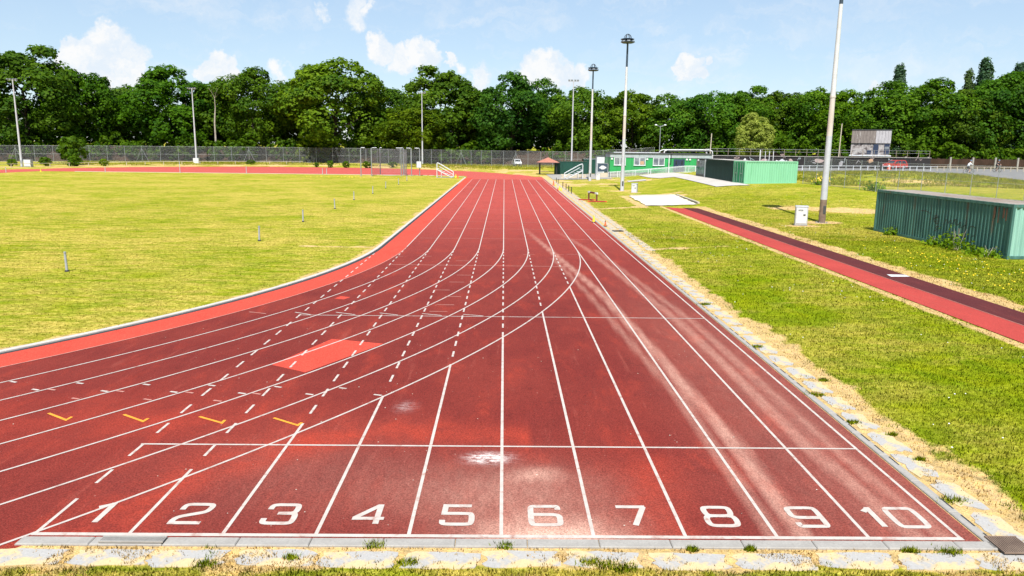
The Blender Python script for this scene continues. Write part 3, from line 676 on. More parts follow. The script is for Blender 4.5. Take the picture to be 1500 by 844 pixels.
# ------------------------------------------------------------------ floodlight masts
def mast(loc, h, r0, head, label, rusty=False, base='mast_base'):
    t = thing('floodlight_mast', label, 'floodlight', loc, 0, 'floodlight masts')
    rad_at = lambda z: r0*(1-.55*z/h)
    if rusty:
        secs = [(0, 1.65, base), (1.65, 6.0, 'mast_clean'), (6.0, 8.6, 'mast_rust'), (8.6, h-2.6, 'mast'), (h-2.6, h, 'mast_dark')]
    else: secs = [(0, h, 'mast_clean')]
    for (a, b, m) in secs:
        MB().cyl((0, 0, a), (0, 0, b), rad_at(a), rad_at(b), 14).build('pole_section', M[m], t, True)
    MB().cyl((0, 0, 0), (0, 0, .04), r0*1.9, r0*1.9, 14).build('base_plate', M['concrete'], t)
    MB().box((.02, -rad_at(.9)-.006, .95), (r0*.75, .03, .55)).build('access_hatch', M['dark_metal' if rusty else 'steel'], t)
    for k in range(4):
        a = math.pi/4+k*math.pi/2; MB().cyl((r0*1.5*math.cos(a), r0*1.5*math.sin(a), .04), (r0*1.5*math.cos(a), r0*1.5*math.sin(a), .12), .03, .03, 6).build('base_bolt', M['steel'], t)
    if rusty: MB().cyl((0, 0, 8.55), (0, 0, 8.7), rad_at(8.6)*1.15, rad_at(8.6)*1.15, 14).build('joint_collar', M['mast_rust'], t)
    if head == 'ring':
        for z, r in ((h-.05, .55), (h+.32, .55)):
            MB().lathe([(.10, 0), (.62, 0), (.78, .10), (.62, .16), (.10, .14)], 20, (0, -.25 if z < h else .2, z)).build('head_ring', M['mast_dark'], t)
        for k in range(8):
            a = k*math.pi/4
            o = MB().box((0, 0, 0), (.34, .24, .20)).box((0, -.13, 0), (.28, .02, .15), mi=1).build('lamp', [M['mast_dark'], M['glass']], t)
            o.location = (.62*math.cos(a), .62*math.sin(a), h+.10); o.rotation_euler = (R(-25), 0, a+math.pi/2)
        mb = MB()
        for k in range(3):
            a = k*math.pi/3
            mb.tube([(.42*math.cos(a)*math.cos(u), .42*math.sin(a)*math.cos(u), h+.40+.55*math.sin(u)) for u in np.linspace(0, math.pi, 9)], .035, 6)
        mb.build('head_cage', M['mast_dark'], t)
    else:
        MB().box((0, 0, h-.05), (1.9, .12, .12)).build('cross_arm', M['mast_clean'], t)
        for k in (-.8, -.3, .3, .8):
            MB().box((k, -.18, h+.12), (.36, .3, .16)).box((k, -.34, h+.10), (.30, .02, .10), mi=1).build('lamp', [M['steel'], M['glass']], t)
    return t
mast((22.32, 52.19, 0), 17.2, .235, 'ring', 'nearest and tallest-looking rusty floodlight mast beside the grey cabinet', True)
mast((13.72, 87.38, 0), 16.6, .225, 'ring', 'rusty floodlight mast with dark ring head beside the sand pit', True, 'mast_clean')
mast((12.84, 112.8, 0), 16.0, .21, 'ring', 'floodlight mast with dark ring head just left of the green cabin', True, 'mast_clean')
mast((12.55, 141.3, .05), 16.9, .17, 'bar', 'slim pale floodlight mast behind the low dark green container')
mast((-19.71, 183, .3), 16.9, .20, 'bar', 'slim pale floodlight mast behind the throwing cage')
mast((-71.35, 176.5, .3), 16.8, .22, 'bar', 'slim pale floodlight mast standing by a white box before the bare snag')
mast((-93.0, 146.9, .1), 16.2, .22, 'bar', 'leftmost pale floodlight mast by the far bend')
def block(loc, d, label, rz=0):
    t = thing('mast_control_box', label, 'box', loc, rz, 'control boxes of the far masts')
    MB().box((0, 0, d[2]/2+.05), d).build('cabinet_body', M['white_plastic'], t, bevel=.02)
    MB().box((0, -d[1]/2-.008, d[2]/2+.05), (d[0]*.86, .016, d[2]*.84)).build('cabinet_door', M['white'], t)
    MB().box((0, 0, .025), (d[0]*1.1, d[1]*1.1, .05)).build('plinth', M['concrete'], t)
block((-71.0, 175.6, .25), (1.3, .8, 1.25), 'white box at the foot of the mast before the bare snag')
block((-91.7, 146.9, .1), (1.35, .8, 1.3), 'white box at the foot of the leftmost mast')
def cabinet(loc, w, d, h, rz, label, handle=True):
    t = thing('electric_cabinet', label, 'cabinet', loc, rz, 'electric cabinets on the grass')
    MB().box((0, 0, h/2+.04), (w, d, h-.08)).build('cabinet_body', M['white_plastic'], t, bevel=.012)
    MB().box((0, 0, h+.02), (w*1.08, d*1.1, .06), taper=.92).build('cabinet_roof', M['white_plastic'], t)
    MB().box((0, -d/2-.008, h/2+.05), (w*.84, .016, h*.80)).build('cabinet_door', M['white'], t)
    MB().box((0, 0, .04), (w*1.06, d*1.06, .08)).build('plinth', M['concrete'], t)
    if handle: MB().box((w*.22, -d/2-.03, h*.58), (.14, .04, .07)).build('door_handle', M['black'], t)
    for k in range(3): MB().box((-w*.1, -d/2-.02, h*.84-k*.04), (w*.4, .012, .012)).build('vent_slot', M['dark_metal'], t)
cabinet((20.08, 50.3, 0), .78, .48, 1.30, R(-14), 'grey white electric cabinet standing beside the nearest rusty mast')
cabinet((14.55, 83.8, 0), .62, .42, 1.12, R(-24), 'pale electric cabinet between the sand pit and its mast')
cabinet((14.39, 115.4, 0), .60, .42, 1.14, R(-10), 'pale electric cabinet left of the cabin ramp', False)

# ------------------------------------------------------------------ marker posts, cones, hurdle, rail
MK = [(-17.2, 29.24), (-12.88, 39.31), (-13.24, 49.4), (-13.45, 59.76), (-13.89, 69.68), (-13.73, 78.79), (-13.97, 89.04), (-13.67, 97.88), (-13.96, 108.5)]
ORD = ['nearest', 'second', 'third', 'fourth', 'fifth', 'sixth', 'seventh', 'eighth', 'ninth and farthest']
for i, (x, y) in enumerate(MK):
    t = thing('marker_post', '%s of the white marker posts in a row on the infield grass' % ORD[i], 'post', (x, y, 0), rs.uniform(-.3, .3), 'white marker posts on the infield')
    lean = rs.uniform(-.03, .03)
    MB().cyl((0, 0, 0), (lean, 0, .74), .046, .042, 10).build('post_tube', M['steel_pale'], t, True)
    MB().lathe([(.052, 0), (.054, .03), (.03, .055)], 10, (lean, 0, .74)).build('post_cap', M['steel'], t, True)
    MB().cyl((0, 0, 0), (0, 0, .06), .085, .075, 10).build('ground_collar', M['rubber'], t)
for i, (x, y, h) in enumerate(((-79.6, 121.6, .8), (-66.6, 126.9, .8), (-54.6, 127.9, 1.9), (-43.3, 127.4, 1.2), (-30.6, 127.6, 1.0), (-29.9, 127.6, 1.0))):
    t = thing('apron_post', ['leftmost short post on the far edge of the infield', 'second short post along the far edge of the infield', 'tall thin post on the far edge of the infield, under the white mast box', 'fourth post along the far edge of the infield',
        'left one of a close pair of posts by the far apron', 'right one of a close pair of posts by the far apron'][i], 'post', (x, y, 0), 0, 'posts along the far apron')
    MB().cyl((0, 0, 0), (0, 0, h), .06, .05, 8).build('post_tube', M['white_plastic'], t, True)
    MB().cyl((0, 0, h), (0, 0, h+.04), .062, .05, 8).build('post_cap', M['steel'], t)
def cone(loc, h, col, label, base=None, tip=None):
    t = thing('marker_cone', label, 'cone', loc, rs.uniform(0, 1), 'marker cones beside the track')
    w = h*.5
    MB().box((0, 0, .02), (w*1.15, w*1.15, .04), taper=.94).build('cone_base', M[base or col], t)
    MB().lathe([(w*.45, .04), (w*.40, .07), (w*.13, h*.94), (w*.11, h), (w*.05, h)], 14).build('cone_body', M[col], t, True)
    if tip: MB().lathe([(w*.20, h*.8), (w*.155, h*.95), (w*.13, h+.012), (w*.06, h+.015)], 14).build('cone_tip', M[tip], t, True)
cone((6.15, 51.0, .02), .46, 'yellow', 'yellow cone on the paving at the right edge of the track', 'rubber')
cone((6.60, 48.4, .02), .36, 'orange', 'small orange cone with black top near the yellow cone', 'rubber', 'rubber')
cone((6.54, 99.6, .02), .66, 'orange', 'tall orange cone far down the right edge of the track')
cone((6.75, 98.4, .02), .30, 'yellow', 'small yellow cone at the foot of the tall orange cone')
cone((6.55, 89.0, .02), .50, 'yellow', 'back yellow cone of a cluster beside the black rail')
cone((6.70, 88.2, .02), .42, 'yellow', 'front yellow cone of a cluster beside the black rail')
cone((6.32, 88.3, .02), .34, 'red', 'red cone in a cluster with two yellow cones')
cone((-7.2, 117.5, .02), .66, 'orange', 'orange cone at the far corner of the infield by the steps')
cone((-7.7, 120.5, .02), .60, 'yellow', 'slim yellow cone behind the orange cone at the infield corner')
cone((-76.5, 125.6, .02), .45, 'yellow', 'small yellow cone on the far bend at the left')
t = thing('rubber_mat', 'flat dark rubber mat lying on the paving near the small orange cone', 'mat', (7.0, 45.6, .03), R(10))
MB().box((0, 0, .01), (.62, .5, .02)).build('mat_sheet', M['rubber'], t); MB().box((.2, .05, .025), (.12, .3, .012)).build('mat_rib', M['dark_metal'], t)
t = thing('training_hurdle', 'low red training hurdle with a white ended bar on the grass', 'hurdle', (8.35, 71.2, 0), 0)
A, B = Vector((-.15, 1.35, 0)), Vector((.35, -.85, 0))
for k, p in enumerate((A, B)):
    MB().box((p.x+(.05 if k else -.25), p.y, .06), (1.75, .14, .10)).build('foot_beam', M['red'], t)
    MB().box((p.x, p.y, .42), (.13, .13, .66)).build('upright', M['dark_red'], t)
    for q in (-.82, .82): MB().box((p.x+(.05 if k else -.25)+q, p.y, .035), (.16, .20, .07)).build('foot_pad', M['white'] if (k == 0 and q < 0) else M['orange'], t)
d = B-A; a = math.atan2(d.y, d.x)
MB().box(((A.x+B.x)/2, (A.y+B.y)/2, .80), (d.length*.62, .14, .15), a).build('top_bar', M['dark_red'], t)
for s_ in (0, 1):
    p = A.lerp(B, .06 if s_ == 0 else .94); MB().box((p.x, p.y, .80), (d.length*.24, .145, .155), a).build('bar_end', M['white'], t)
t = thing('low_rail', 'low black post rail on the grass beside the cone cluster', 'rail', (7.4, 82.5, 0))
for k, y in enumerate((0, 3.8, 7.8, 12.3, 20.9, 24.8)):
    MB().cyl((.02*(k % 3), y, 0), (.02*(k % 3), y, .68), .045, .045, 8).build('post', M['black'], t)
    MB().cyl((.02*(k % 3), y, .68), (.02*(k % 3), y, .73), .06, .05, 8).build('post_cap', M['black'], t)
for z in (.34, .60): MB().cyl((0, 0, z), (0, 12.3, z), .012, .012, 6).build('wire', M['dark_metal'], t)

# ------------------------------------------------------------------ containers
def pal(tag_, base, dark, rust=None, rs3=(.60, .74)):
    return pmat(tag_, base, dark, 2.6, .6, .0, .3, rust, (1, 1, .10), rs3, (1, 1, .14))
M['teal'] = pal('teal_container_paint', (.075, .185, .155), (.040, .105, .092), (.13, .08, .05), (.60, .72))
M['teal_baked_sun'] = pal('teal_end_baked_sunlight', (.25, .44, .37), (.20, .37, .31), (.30, .20, .12), (.64, .78))  # same teal made lighter: sunlight on the end is put into its colour
M['pale_green'] = pal('pale_green_container_paint', (.20, .47, .29), (.18, .43, .26), (.09, .33, .16), (.60, .74))
M['mid_green'] = pal('mid_green_container_paint', (.022, .21, .085), (.018, .17, .07), (.30, .34, .30), (.70, .82))
M['dark_green'] = pal('dark_green_container_paint', (.012, .062, .045), (.008, .045, .034), (.06, .10, .09), (.66, .8))
M['black_green'] = pal('blackish_green_container_paint', (.010, .036, .030), (.007, .026, .022), (.10, .12, .11), (.70, .82))
M['roof_rust'] = pmat('rusty_pale_roof', (.29, .255, .225), (.24, .20, .165), .5, .85, 0, .3, (.22, .15, .11), None, (.52, .7))
def corr(L, Hh, pitch, depth, z0=0.0):
    """corrugated sheet in the x-z plane facing -y, x from 0 to L"""
    xs = []; k = int(round(L/pitch)); p = L/k
    for i in range(k):
        b = i*p; xs += [(b, 0), (b+p*.28, 0), (b+p*.5, depth), (b+p*.78, depth)]
    xs.append((L, 0)); n = len(xs)
    return MB().add([(x, y, z0) for x, y in xs]+[(x, y, z0+Hh) for x, y in xs], [(i, i+1, n+i+1, n+i) for i in range(n-1)])
def container(name, label, loc, rz, L, Wd, Hh, side, end, roof, group=None, pitch=.28, depth=.045, doors='left', frame=None):
    """long axis x from 0..L, front face at y=0 looking to -y, depth in +y"""
    t = thing(name, label, 'container', loc, rz, group); frame = frame or side
    f = corr(L-.24, Hh-.30, pitch, depth, .16).build('side_panel', M[side], t); f.location = (.12, .03, 0)
    b = corr(L-.24, Hh-.30, pitch, depth, .16).build('side_panel', M[side], t); b.location = (L-.12, Wd-.03, 0); b.rotation_euler = (0, 0, math.pi)
    for x in (.06, L-.06):
        for y in (.06, Wd-.06): MB().box((x, y, Hh/2), (.12, .12, Hh)).build('corner_post', M[frame], t)
    for y in (.05, Wd-.05):
        MB().box((L/2, y, .09), (L-.24, .10, .14)).build('bottom_rail', M[frame], t)
        MB().box((L/2, y, Hh-.07), (L-.24, .10, .14)).build('top_rail', M[frame], t)
    rr = MB(); k = int(L/.5)
    for i in range(k): rr.box(((i+.5)*L/k, Wd/2, Hh-.01), (L/k*.6, Wd-.24, .03))
    rr.box((L/2, Wd/2, Hh-.035), (L-.24, Wd-.2, .03)); rr.build('roof', M[roof], t)
    for e, x in (('left', 0.0), ('right', L)):
        sg = -1 if e == 'left' else 1
        if e == doors:
            for j in (0, 1):
                y = Wd*(.27+.46*j)
                dr = MB().box((x+sg*-.03, y, Hh/2), (.05, Wd*.44, Hh-.30)); 
                for q in range(3): dr.box((x+sg*.0, y, .5+q*.75), (.03, Wd*.40, .42))
                dr = dr.build('door_leaf', M[end], t)
                for q in (-.12, .12):
                    MB().cyl((x+sg*.045, y+q*Wd*.8, .2), (x+sg*.045, y+q*Wd*.8, Hh-.2), .022, .022, 6).build('lock_rod', M['steel'], dr)
                MB().box((x+sg*.05, y, 1.2), (.03, .3, .05)).build('door_handle', M['steel'], dr)
        else:
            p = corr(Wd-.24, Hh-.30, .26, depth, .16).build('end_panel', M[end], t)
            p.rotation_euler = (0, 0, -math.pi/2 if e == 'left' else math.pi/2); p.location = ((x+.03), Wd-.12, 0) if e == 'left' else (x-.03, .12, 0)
        for z in (.09, Hh-.07): MB().box((x+sg*-.05, Wd/2, z), (.10, Wd-.24, .14)).build('end_rail', M[frame], t)
    return t
# the long teal container: its long side looks at the track, its door end at the camera
ca = math.atan2(47.57-35.02, 23.71-24.10)
tl = container('shipping_container', 'long rusty teal shipping container with scrawled graffiti on the grass', (23.71, 47.57, 0), ca+math.pi, 12.4, 2.44, 2.62, 'teal', 'teal_baked_sun', 'roof_rust', 'shipping containers', .262, .065, 'none')
M['rust'] = pmat('brown_rust', (.15, .065, .032), (.09, .05, .035), 6, .9)
gr = MB()
def scribble(x0, z0, s, pts): gr_pts = [(x0+p[0]*s, z0+p[1]*s) for p in pts]; return gr_pts
SCR = [(5.0, 1.55, .8, [(0, .2), (.6, .25), (1.1, .1)]), (6.3, 1.1, .75, [(0, .3), (.5, .55), (.2, .7), (-.1, .4), (.2, 0), (.6, .1), (.5, .5), (.1, .55), (.0, .15), (.45, .25)]),
  (7.2, 1.05, .8, [(0, .1), (.3, .6), (.5, .1), (.7, .6), (.9, .15), (1.2, .7), (1.3, .2)]), (8.0, .95, .9, [(0, .5), (.4, .7), (.35, .2), (.8, .6), (.7, .1), (1.3, .5)]),
  (9.3, .6, .9, [(.1, 0), (0, .6), (.3, .8), (.6, .75), (.7, .3), (.4, .2)]), (6.4, .7, .5, [(0, 0), (.6, .2), (.2, .5), (.8, .6)])]
for (x0, z0, s, pts) in SCR:
    pp = [(x0+p.x*s, z0+p.y*s) for p in chaikin(pts, False)]
    m_ = ribbon(MB(), pp, .035, 0)
    o = MB().add([(v[0], -.012, v[1]) for v in m_.v], m_.f).build('graffiti_stroke', M['black'], tl)
for (x, w, h) in ((11.1, .16, .55), (11.4, .10, .75), (11.75, .2, .5), (11.95, .12, .62)):
    MB().box((x, .018, 2.42-h/2), (w*.5, .012, h), taper=1.3).build('rust_streak', M['rust'], tl)
GC = 'containers by the cabin'
container('shipping_container', 'pale green shipping container with corrugated sides facing the track', (27.45, 86.0, 1.10), R(14), 6.9, 2.44, 2.60, 'pale_green', 'mid_green', 'pale_concrete', GC, .30, .04, 'left')
for i in range(2):
    pass
container('shipping_container', 'long blackish green container between the pale green one and the cabin', (26.95, 101.0, 1.15), -math.pi/2, 12.1, 2.44, 2.56, 'black_green', 'black_green', 'pale_concrete', GC, .30, .04, 'none')
t = thing('glazed_kiosk', 'black glazed kiosk front joining the dark container to the cabin', 'kiosk', (27.0, 106.4, 1.15), -math.pi/2)
MB().box((2.6, 1.2, 1.28), (5.2, 2.3, 2.5)).build('kiosk_body', M['black'], t)
for k in range(4):
    MB().box((.65+k*1.3, .03, 1.35), (.95, .04, 1.9)).build('glass_pane', M['glass'], t)
    MB().box((.65+k*1.3, .0, 1.35), (.06, .05, 1.9)).build('mullion', M['dark_metal'], t)
MB().box((4.9, .02, 1.3), (.5, .08, 2.3)).build('grey_panel', M['white_steel'], t)
MB().lathe([(.13, 0), (.12, .1), (.05, .14)], 12, (1.3, -.02, 2.25)).build('wall_lamp', M['white'], t)
container('site_store', 'low dark green store container beside the gazebo', (9.3, 138.2, .05), 0, 5.9, 2.4, 2.45, 'dark_green', 'dark_green', 'roof_tile', GC, .36, .035, 'none')
container('site_store', 'taller dark green store container behind the pale floodlight mast', (14.6, 138.9, .1), R(2), 4.5, 2.4, 2.80, 'dark_green', 'dark_green', 'white_steel', GC, .36, .035, 'none')

# ------------------------------------------------------------------ green cabin with ramp
M['cabin_green'] = pmat('cabin_green_paint', (.022, .30, .080), (.018, .25, .066), .8, .5, stretch=(1, 1, .3))
M['fascia'] = pmat('grey_fascia', (.34, .38, .39), (.28, .32, .33), 1.5, .6)
M['door_blue'] = pmat('dark_blue_door', (.022, .035, .075), (.018, .028, .06), 3, .4)
M['cardboard'] = pmat('brown_notice', (.45, .28, .17), (.38, .24, .14), 3, .8)
CW, CD = 16.6, 6.0
cb = thing('cabin', 'bright green single storey cabin with grey fascia and three windows', 'building', (17.25, 123.5, 0), R(0))
MB().box((CW/2, CD/2, .50), (CW-.3, CD-.3, 1.0)).build('plinth', M['concrete'], cb)
npan = 14
for i in range(npan):
    w = CW/npan
    MB().box(((i+.5)*w, .05, 2.25), (w-.02, .10, 2.42)).build('wall_panel', M['cabin_green'], cb)
MB().box((CW/2, CD/2+.06, 2.25), (CW-.02, CD-.12, 2.42)).build('wall_core', M['cabin_green'], cb)
for i in range(7): MB().box(((i+.5)*CW/7, -.03, 3.78), (CW/7-.02, .12, .62)).build('fascia_panel', M['fascia'], cb)
MB().box((CW/2, CD/2, 3.78), (CW, CD, .60)).build('fascia_core', M['fascia'], cb)
rf = MB().box((CW/2, CD/2, 4.16), (CW+.3, CD+.5, .14)).build('roof', M['dark_metal'], cb)
MB().box((CW*.26, .6, 4.28), (7.4, .5, .10)).build('roof_light', M['white_steel'], rf)
for (x0, x1) in ((.66, 2.56), (3.90, 5.80), (7.02, 8.92)):
    w = x1-x0; xc = (x0+x1)/2
    wn = MB().box((xc, -.02, 2.86), (w, .10, 1.26)).build('window', M['white_steel'], cb)
    for j in (0, 1): MB().box((xc+(j-.5)*w*.48, -.075, 2.86), (w*.42, .02, 1.08)).build('pane', M['glass'], wn)
    MB().box((xc, -.06, 2.20), (w+.1, .16, .06)).build('sill', M['white_steel'], wn)
MB().box((5.25, -.10, 2.62), (.62, .015, .55)).build('window_notice', M['cardboard'], cb)
for x in (.30, 6.05, 12.55, 13.05): MB().box((x, -.07, 3.25), (.32, .14, .26), taper=.85).build('wall_light', M['white'], cb)
for j in (0, 1):
    dl = MB().box((10.85+j*.92, -.02, 2.26), (.90, .08, 2.06)).build('door_leaf', M['door_blue'], cb)
    MB().box((10.85+j*.92, -.068, 2.72), (.22, .02, .60)).build('door_pane', M['car_glass'], dl)
    MB().box((10.85+j*.92+(.34 if j == 0 else -.34), -.09, 2.2), (.04, .05, .22)).build('handle', M['steel'], dl)
MB().tube([(9.95, -.12, 4.1), (9.95, -.12, 2.65), (9.75, -.12, 2.5)], .06, 8).build('drain_pipe', M['black'], cb)
MB().box((9.45, -.9, 2.2), (.12, .12, 3.4)).build('canopy_post', M['white'], cb)
pr = MB()
for y in (1.0, 4.6): pr.tube([(9.0, y, 4.25), (9.05, y, 4.55), (9.5, y, 4.75), (16.4, y, 4.82), (16.9, y, 4.6), (17.0, y, 4.1), (17.0, y, 3.4)], .09, 8)
pr.build('roof_guard_rail', M['white'], cb)
MB().box((13.2, 2.8, 4.60), (6.6, 3.0, .18)).build('roof_duct', M['dark_metal'], cb)
rp = thing('access_ramp', 'white railed access ramp along the front of the green cabin', 'ramp', (17.0, 121.0, 0), 0)
ramp_prof = [(0, 0), (12.6, 1.15), (14.2, 1.15), (15.0, 1.1)]
for (a, b) in zip(ramp_prof[:-1], ramp_prof[1:]):
    MB().add([(a[0], 0, a[1]), (b[0], 0, b[1]), (b[0], 2.2, b[1]), (a[0], 2.2, a[1]), (a[0], 0, a[1]+.08), (b[0], 0, b[1]+.08), (b[0], 2.2, b[1]+.08), (a[0], 2.2, a[1]+.08)],
             [(0, 3, 2, 1), (4, 5, 6, 7), (0, 1, 5, 4), (1, 2, 6, 5), (2, 3, 7, 6), (3, 0, 4, 7)]).build('deck', M['concrete'], rp)
zr = lambda x: float(np.interp(x, [p[0] for p in ramp_prof], [p[1] for p in ramp_prof]))
bal = MB()
for y in (0.0, 2.1):
    for zz_ in (.12, 1.08): bal_ = MB().tube([(x, y, zr(x)+zz_ if zz_ > .5 or x < 14.3 else zr(x)+zz_) for x in (0, 1.5, 4, 8, 12.6, 14.2, 15.0)], .032, 6).build('handrail', M['white_steel'], rp)
    x = 0.0
    while x < 15:
        bal.cyl((x, y, zr(x)+.1), (x, y, zr(x)+1.08), .014, .014, 5); x += .14
    for x in (0, 1.5, 4, 6.5, 9.4, 12.6, 14.2, 15):
        MB().box((x, y, (zr(x)+1.1)/2), (.07, .07, zr(x)+1.1)).build('rail_post', M['white_steel'], rp)
tag(bal.build('baluster_bars', M['white_steel'], rp), kind='stuff')
for x in np.arange(1.5, 15, 1.9): MB().box((x, 1.05, zr(x)/2), (.14, 1.9, max(.05, zr(x)))).build('deck_support', M['dark_metal'], rp)

# ------------------------------------------------------------------ steps, gazebo, notice board
def steps(label, loc, n, run_, rise, mirror):
    t = thing('spectator_steps', label, 'steps', loc, 0, 'white metal judges steps'); sg = -1 if mirror else 1
    W_ = 1.1
    for i in range(n):
        MB().box((sg*(i+.5)*run_, 0, (i+1)*rise-.02), (run_*1.05, W_, .04)).build('tread', M['white_steel'], t)
    L = n*run_; Hh = n*rise
    for y in (-W_/2, W_/2):
        MB().add([(0, y-.02, 0), (sg*L, y-.02, Hh), (sg*L, y-.02, Hh-.16), (sg*.18, y-.02, 0), (0, y+.02, 0), (sg*L, y+.02, Hh), (sg*L, y+.02, Hh-.16), (sg*.18, y+.02, 0)],
                 [(0, 1, 2, 3), (7, 6, 5, 4), (0, 4, 5, 1), (1, 5, 6, 2), (2, 6, 7, 3), (3, 7, 4, 0)]).build('stringer', M['white_steel'], t)
        MB().box((sg*(L-.05), y, Hh/2), (.07, .07, Hh)).build('leg', M['white_steel'], t)
        MB().box((sg*(L-.75), y, (Hh-.5)/2), (.06, .06, Hh-.5)).build('leg', M['white_steel'], t)
        MB().tube([(0, y, 0), (0, y, .95), (sg*L*.8, y, Hh+.75), (sg*(L-.1), y, Hh+.95), (sg*(L-.02), y, Hh+.7), (sg*(L-.02), y, Hh)], .035, 6).build('handrail', M['white_steel'], t)
        MB().tube([(0, y, .48), (sg*L*.85, y, Hh+.36)], .025, 6).build('mid_rail', M['white_steel'], t)
    MB().box((sg*(L/2), 0, .03), (L, W_+.1, .06)).build('base_frame', M['steel'], t)
steps('white metal steps with handrails at the far corner of the infield', (-8.1, 120.6, 0), 6, .44, .235, True)
steps('white metal steps with handrails before the dark green store', (9.6, 120.0, 0), 6, .48, .25, False)
t = thing('low_wall', 'low beige block wall behind the spectator steps', 'wall', (9.4, 122.2, .05))
for r_ in range(3):
    for i in range(9):
        MB().box((i*.45+(.22 if r_ % 2 else 0), 0, .12+r_*.22), (.435, .2, .205)).build('block', M['timber_pale'], t)
gz = thing('gazebo', 'small gazebo with terracotta pyramid roof and dark posts', 'gazebo', (8.0, 138.4, .05), 0)
for (x, y) in ((-1.5, -1.4), (1.5, -1.4), (-1.5, 1.4), (1.5, 1.4)): MB().box((x, y, 1.1), (.16, .16, 2.2)).build('post', M['black'], gz)
rf = MB()
for k in range(4):
    pass
MB().add([(-2.1, -2, 2.15), (2.1, -2, 2.15), (2.1, 2, 2.15), (-2.1, 2, 2.15), (0, 0, 3.1), (0, 0, 2.9)], [(0, 1, 4), (1, 2, 4), (2, 3, 4), (3, 0, 4), (1, 0, 5), (2, 1, 5), (3, 2, 5), (0, 3, 5)]).build('roof', M['roof_tile'], gz)
for (a, b) in (((-2.1, -2), (2.1, -2)), ((2.1, -2), (2.1, 2)), ((2.1, 2), (-2.1, 2)), ((-2.1, 2), (-2.1, -2))): MB().cyl((*a, 2.14), (*b, 2.14), .06, .06, 6).build('eaves_beam', M['black'], gz)
MB().box((0, 1.2, .45), (2.4, .4, .08)).build('bench_seat', M['timber'], gz)
t = thing('board_on_wall', 'framed board with a white blotch standing on a beige wall left of cabin', 'board', (15.4, 123.8, .05), 0)
MB().box((.75, .1, .45), (1.7, .25, .9)).build('wall_base', M['timber_pale'], t)
MB().box((.75, .1, 1.75), (1.6, .06, 1.3)).build('board_panel', M['mast_dark'], t)
MB().prism([(.15, .0), (.3, .12), (.42, .16), (.5, .3), (.95, .3), (1.05, .18), (1.3, .1), (1.35, -.1), (1.1, -.15), (1.0, -.3), (.5, -.3), (.4, -.16), (.2, -.14)], -.01, .01).build('white_blotch', M['white'], t)
o = kids(t)[-1]; o.rotation_euler = (R(90), 0, 0); o.location = (0, .05, 1.75)
for x in (-.1, 1.6): MB().box((x, .1, 1.25), (.1, .1, 2.4)).build('frame_post', M['steel'], t)
MB().box((.75, .1, 2.42), (1.8, .1, .08)).build('frame_top', M['steel'], t)
t = thing('end_unit', 'small white unit between the dark store and the green cabin', 'shed', (15.9, 129.5, .1))
MB().box((.6, 1, 1.75), (1.3, 2, 3.4)).build('unit_wall', M['white_steel'], t); MB().box((.6, 1, 3.5), (1.5, 2.2, .1)).build('unit_roof', M['dark_metal'], t)
MB().box((.6, -.02, 1.2), (.8, .05, 2.0)).build('unit_door', M['fascia'], t)

# ------------------------------------------------------------------ throwing cage
cg = thing('throwing_cage', 'tall grey discus cage of gallows posts hung with netting', 'cage', (-19, 127, 0))
PO = [((-23.3, 123.3), .7), ((-21.65, 123.7), .9), ((-21.5, 131.5), .3), ((-17.0, 125.0), -.8), ((-17.4, 131.0), -.6), ((-15.36, 125.5), -.8), ((-14.2, 127.3), -.8)]
for (p, arm) in PO:
    x, y = p[0]+19, p[1]-127
    q = MB().cyl((x, y, 0), (x, y, 4.5), .085, .075, 10).build('post', M['steel'], cg, True)
    MB().tube([(x, y, 4.45), (x+arm*.2, y, 4.55), (x+arm, y, 4.55)], .05, 8).build('gallows_arm', M['steel'], q)
    MB().cyl((x, y, 0), (x, y, .05), .2, .2, 10).build('base_plate', M['concrete'], q)
def net(parent, p, q, z0, z1, sp, w, name='net', mat='chain', sag=0):
    L = math.hypot(q[0]-p[0], q[1]-p[1]); mb = MB(); ux, uy = (q[0]-p[0])/L, (q[1]-p[1])/L
    def seg(a, b):
        (s0, za), (s1, zb) = a, b; ds, dz = s1-s0, zb-za; l = math.hypot(ds, dz); ns, nz = -dz/l*w/2, ds/l*w/2
        pts = [(s0+ns, za+nz, 0), (s1+ns, zb+nz, 0), (s1-ns, zb-nz, 0), (s0-ns, za-nz, 0), ((s0), za, w*.6), (s1, zb, w*.6)]
        mb.add([(p[0]+s*ux-o*uy, p[1]+s*uy+o*ux, z) for s, z, o in pts], [(0, 1, 2, 3), (0, 4, 5, 1), (3, 2, 5, 4)])
    Hh = z1-z0; c = -Hh
    while c < L:
        for sgn in (1, -1):
            s0, s1 = (max(0, c), min(L, c+Hh)) 
            if s1-s0 > .01:
                if sgn > 0: seg((s0, z0+(s0-c)), (s1, z0+(s1-c)))
                else: seg((s0, z1-(s0-c)), (s1, z1-(s1-c)))
        c += sp
    return mb.build(name, M[mat], parent)
NP = [(-21.65, 123.7), (-22.3, 127.5), (-21.4, 131.4), (-19.4, 132.6), (-17.4, 131), (-16.4, 127.8), (-17.0, 125.0)]
for a, b in zip(NP[:-1], NP[1:]):
    net(cg, (a[0]+19, a[1]-127), (b[0]+19, b[1]-127), .15, 4.2, .22, .016)
    MB().cyl((a[0]+19, a[1]-127, 4.22), (b[0]+19, b[1]-127, 4.22), .02, .02, 6).build('net_cable', M['steel'], cg)
MB().cyl((-.3, 1, 0), (-.3, 1, .03), 1.4, 1.4, 24).build('throwing_circle', M['concrete'], cg)
t = thing('white_board', 'white board fixed to the rightmost post of the throwing cage', 'board', (-14.3, 127.0, 0), R(8))
MB().box((0, -.12, 1.85), (.72, .06, 1.0)).build('board_panel', M['white'], t); MB().box((0, -.085, 1.85), (.80, .03, 1.08)).build('board_frame', M['steel'], t)

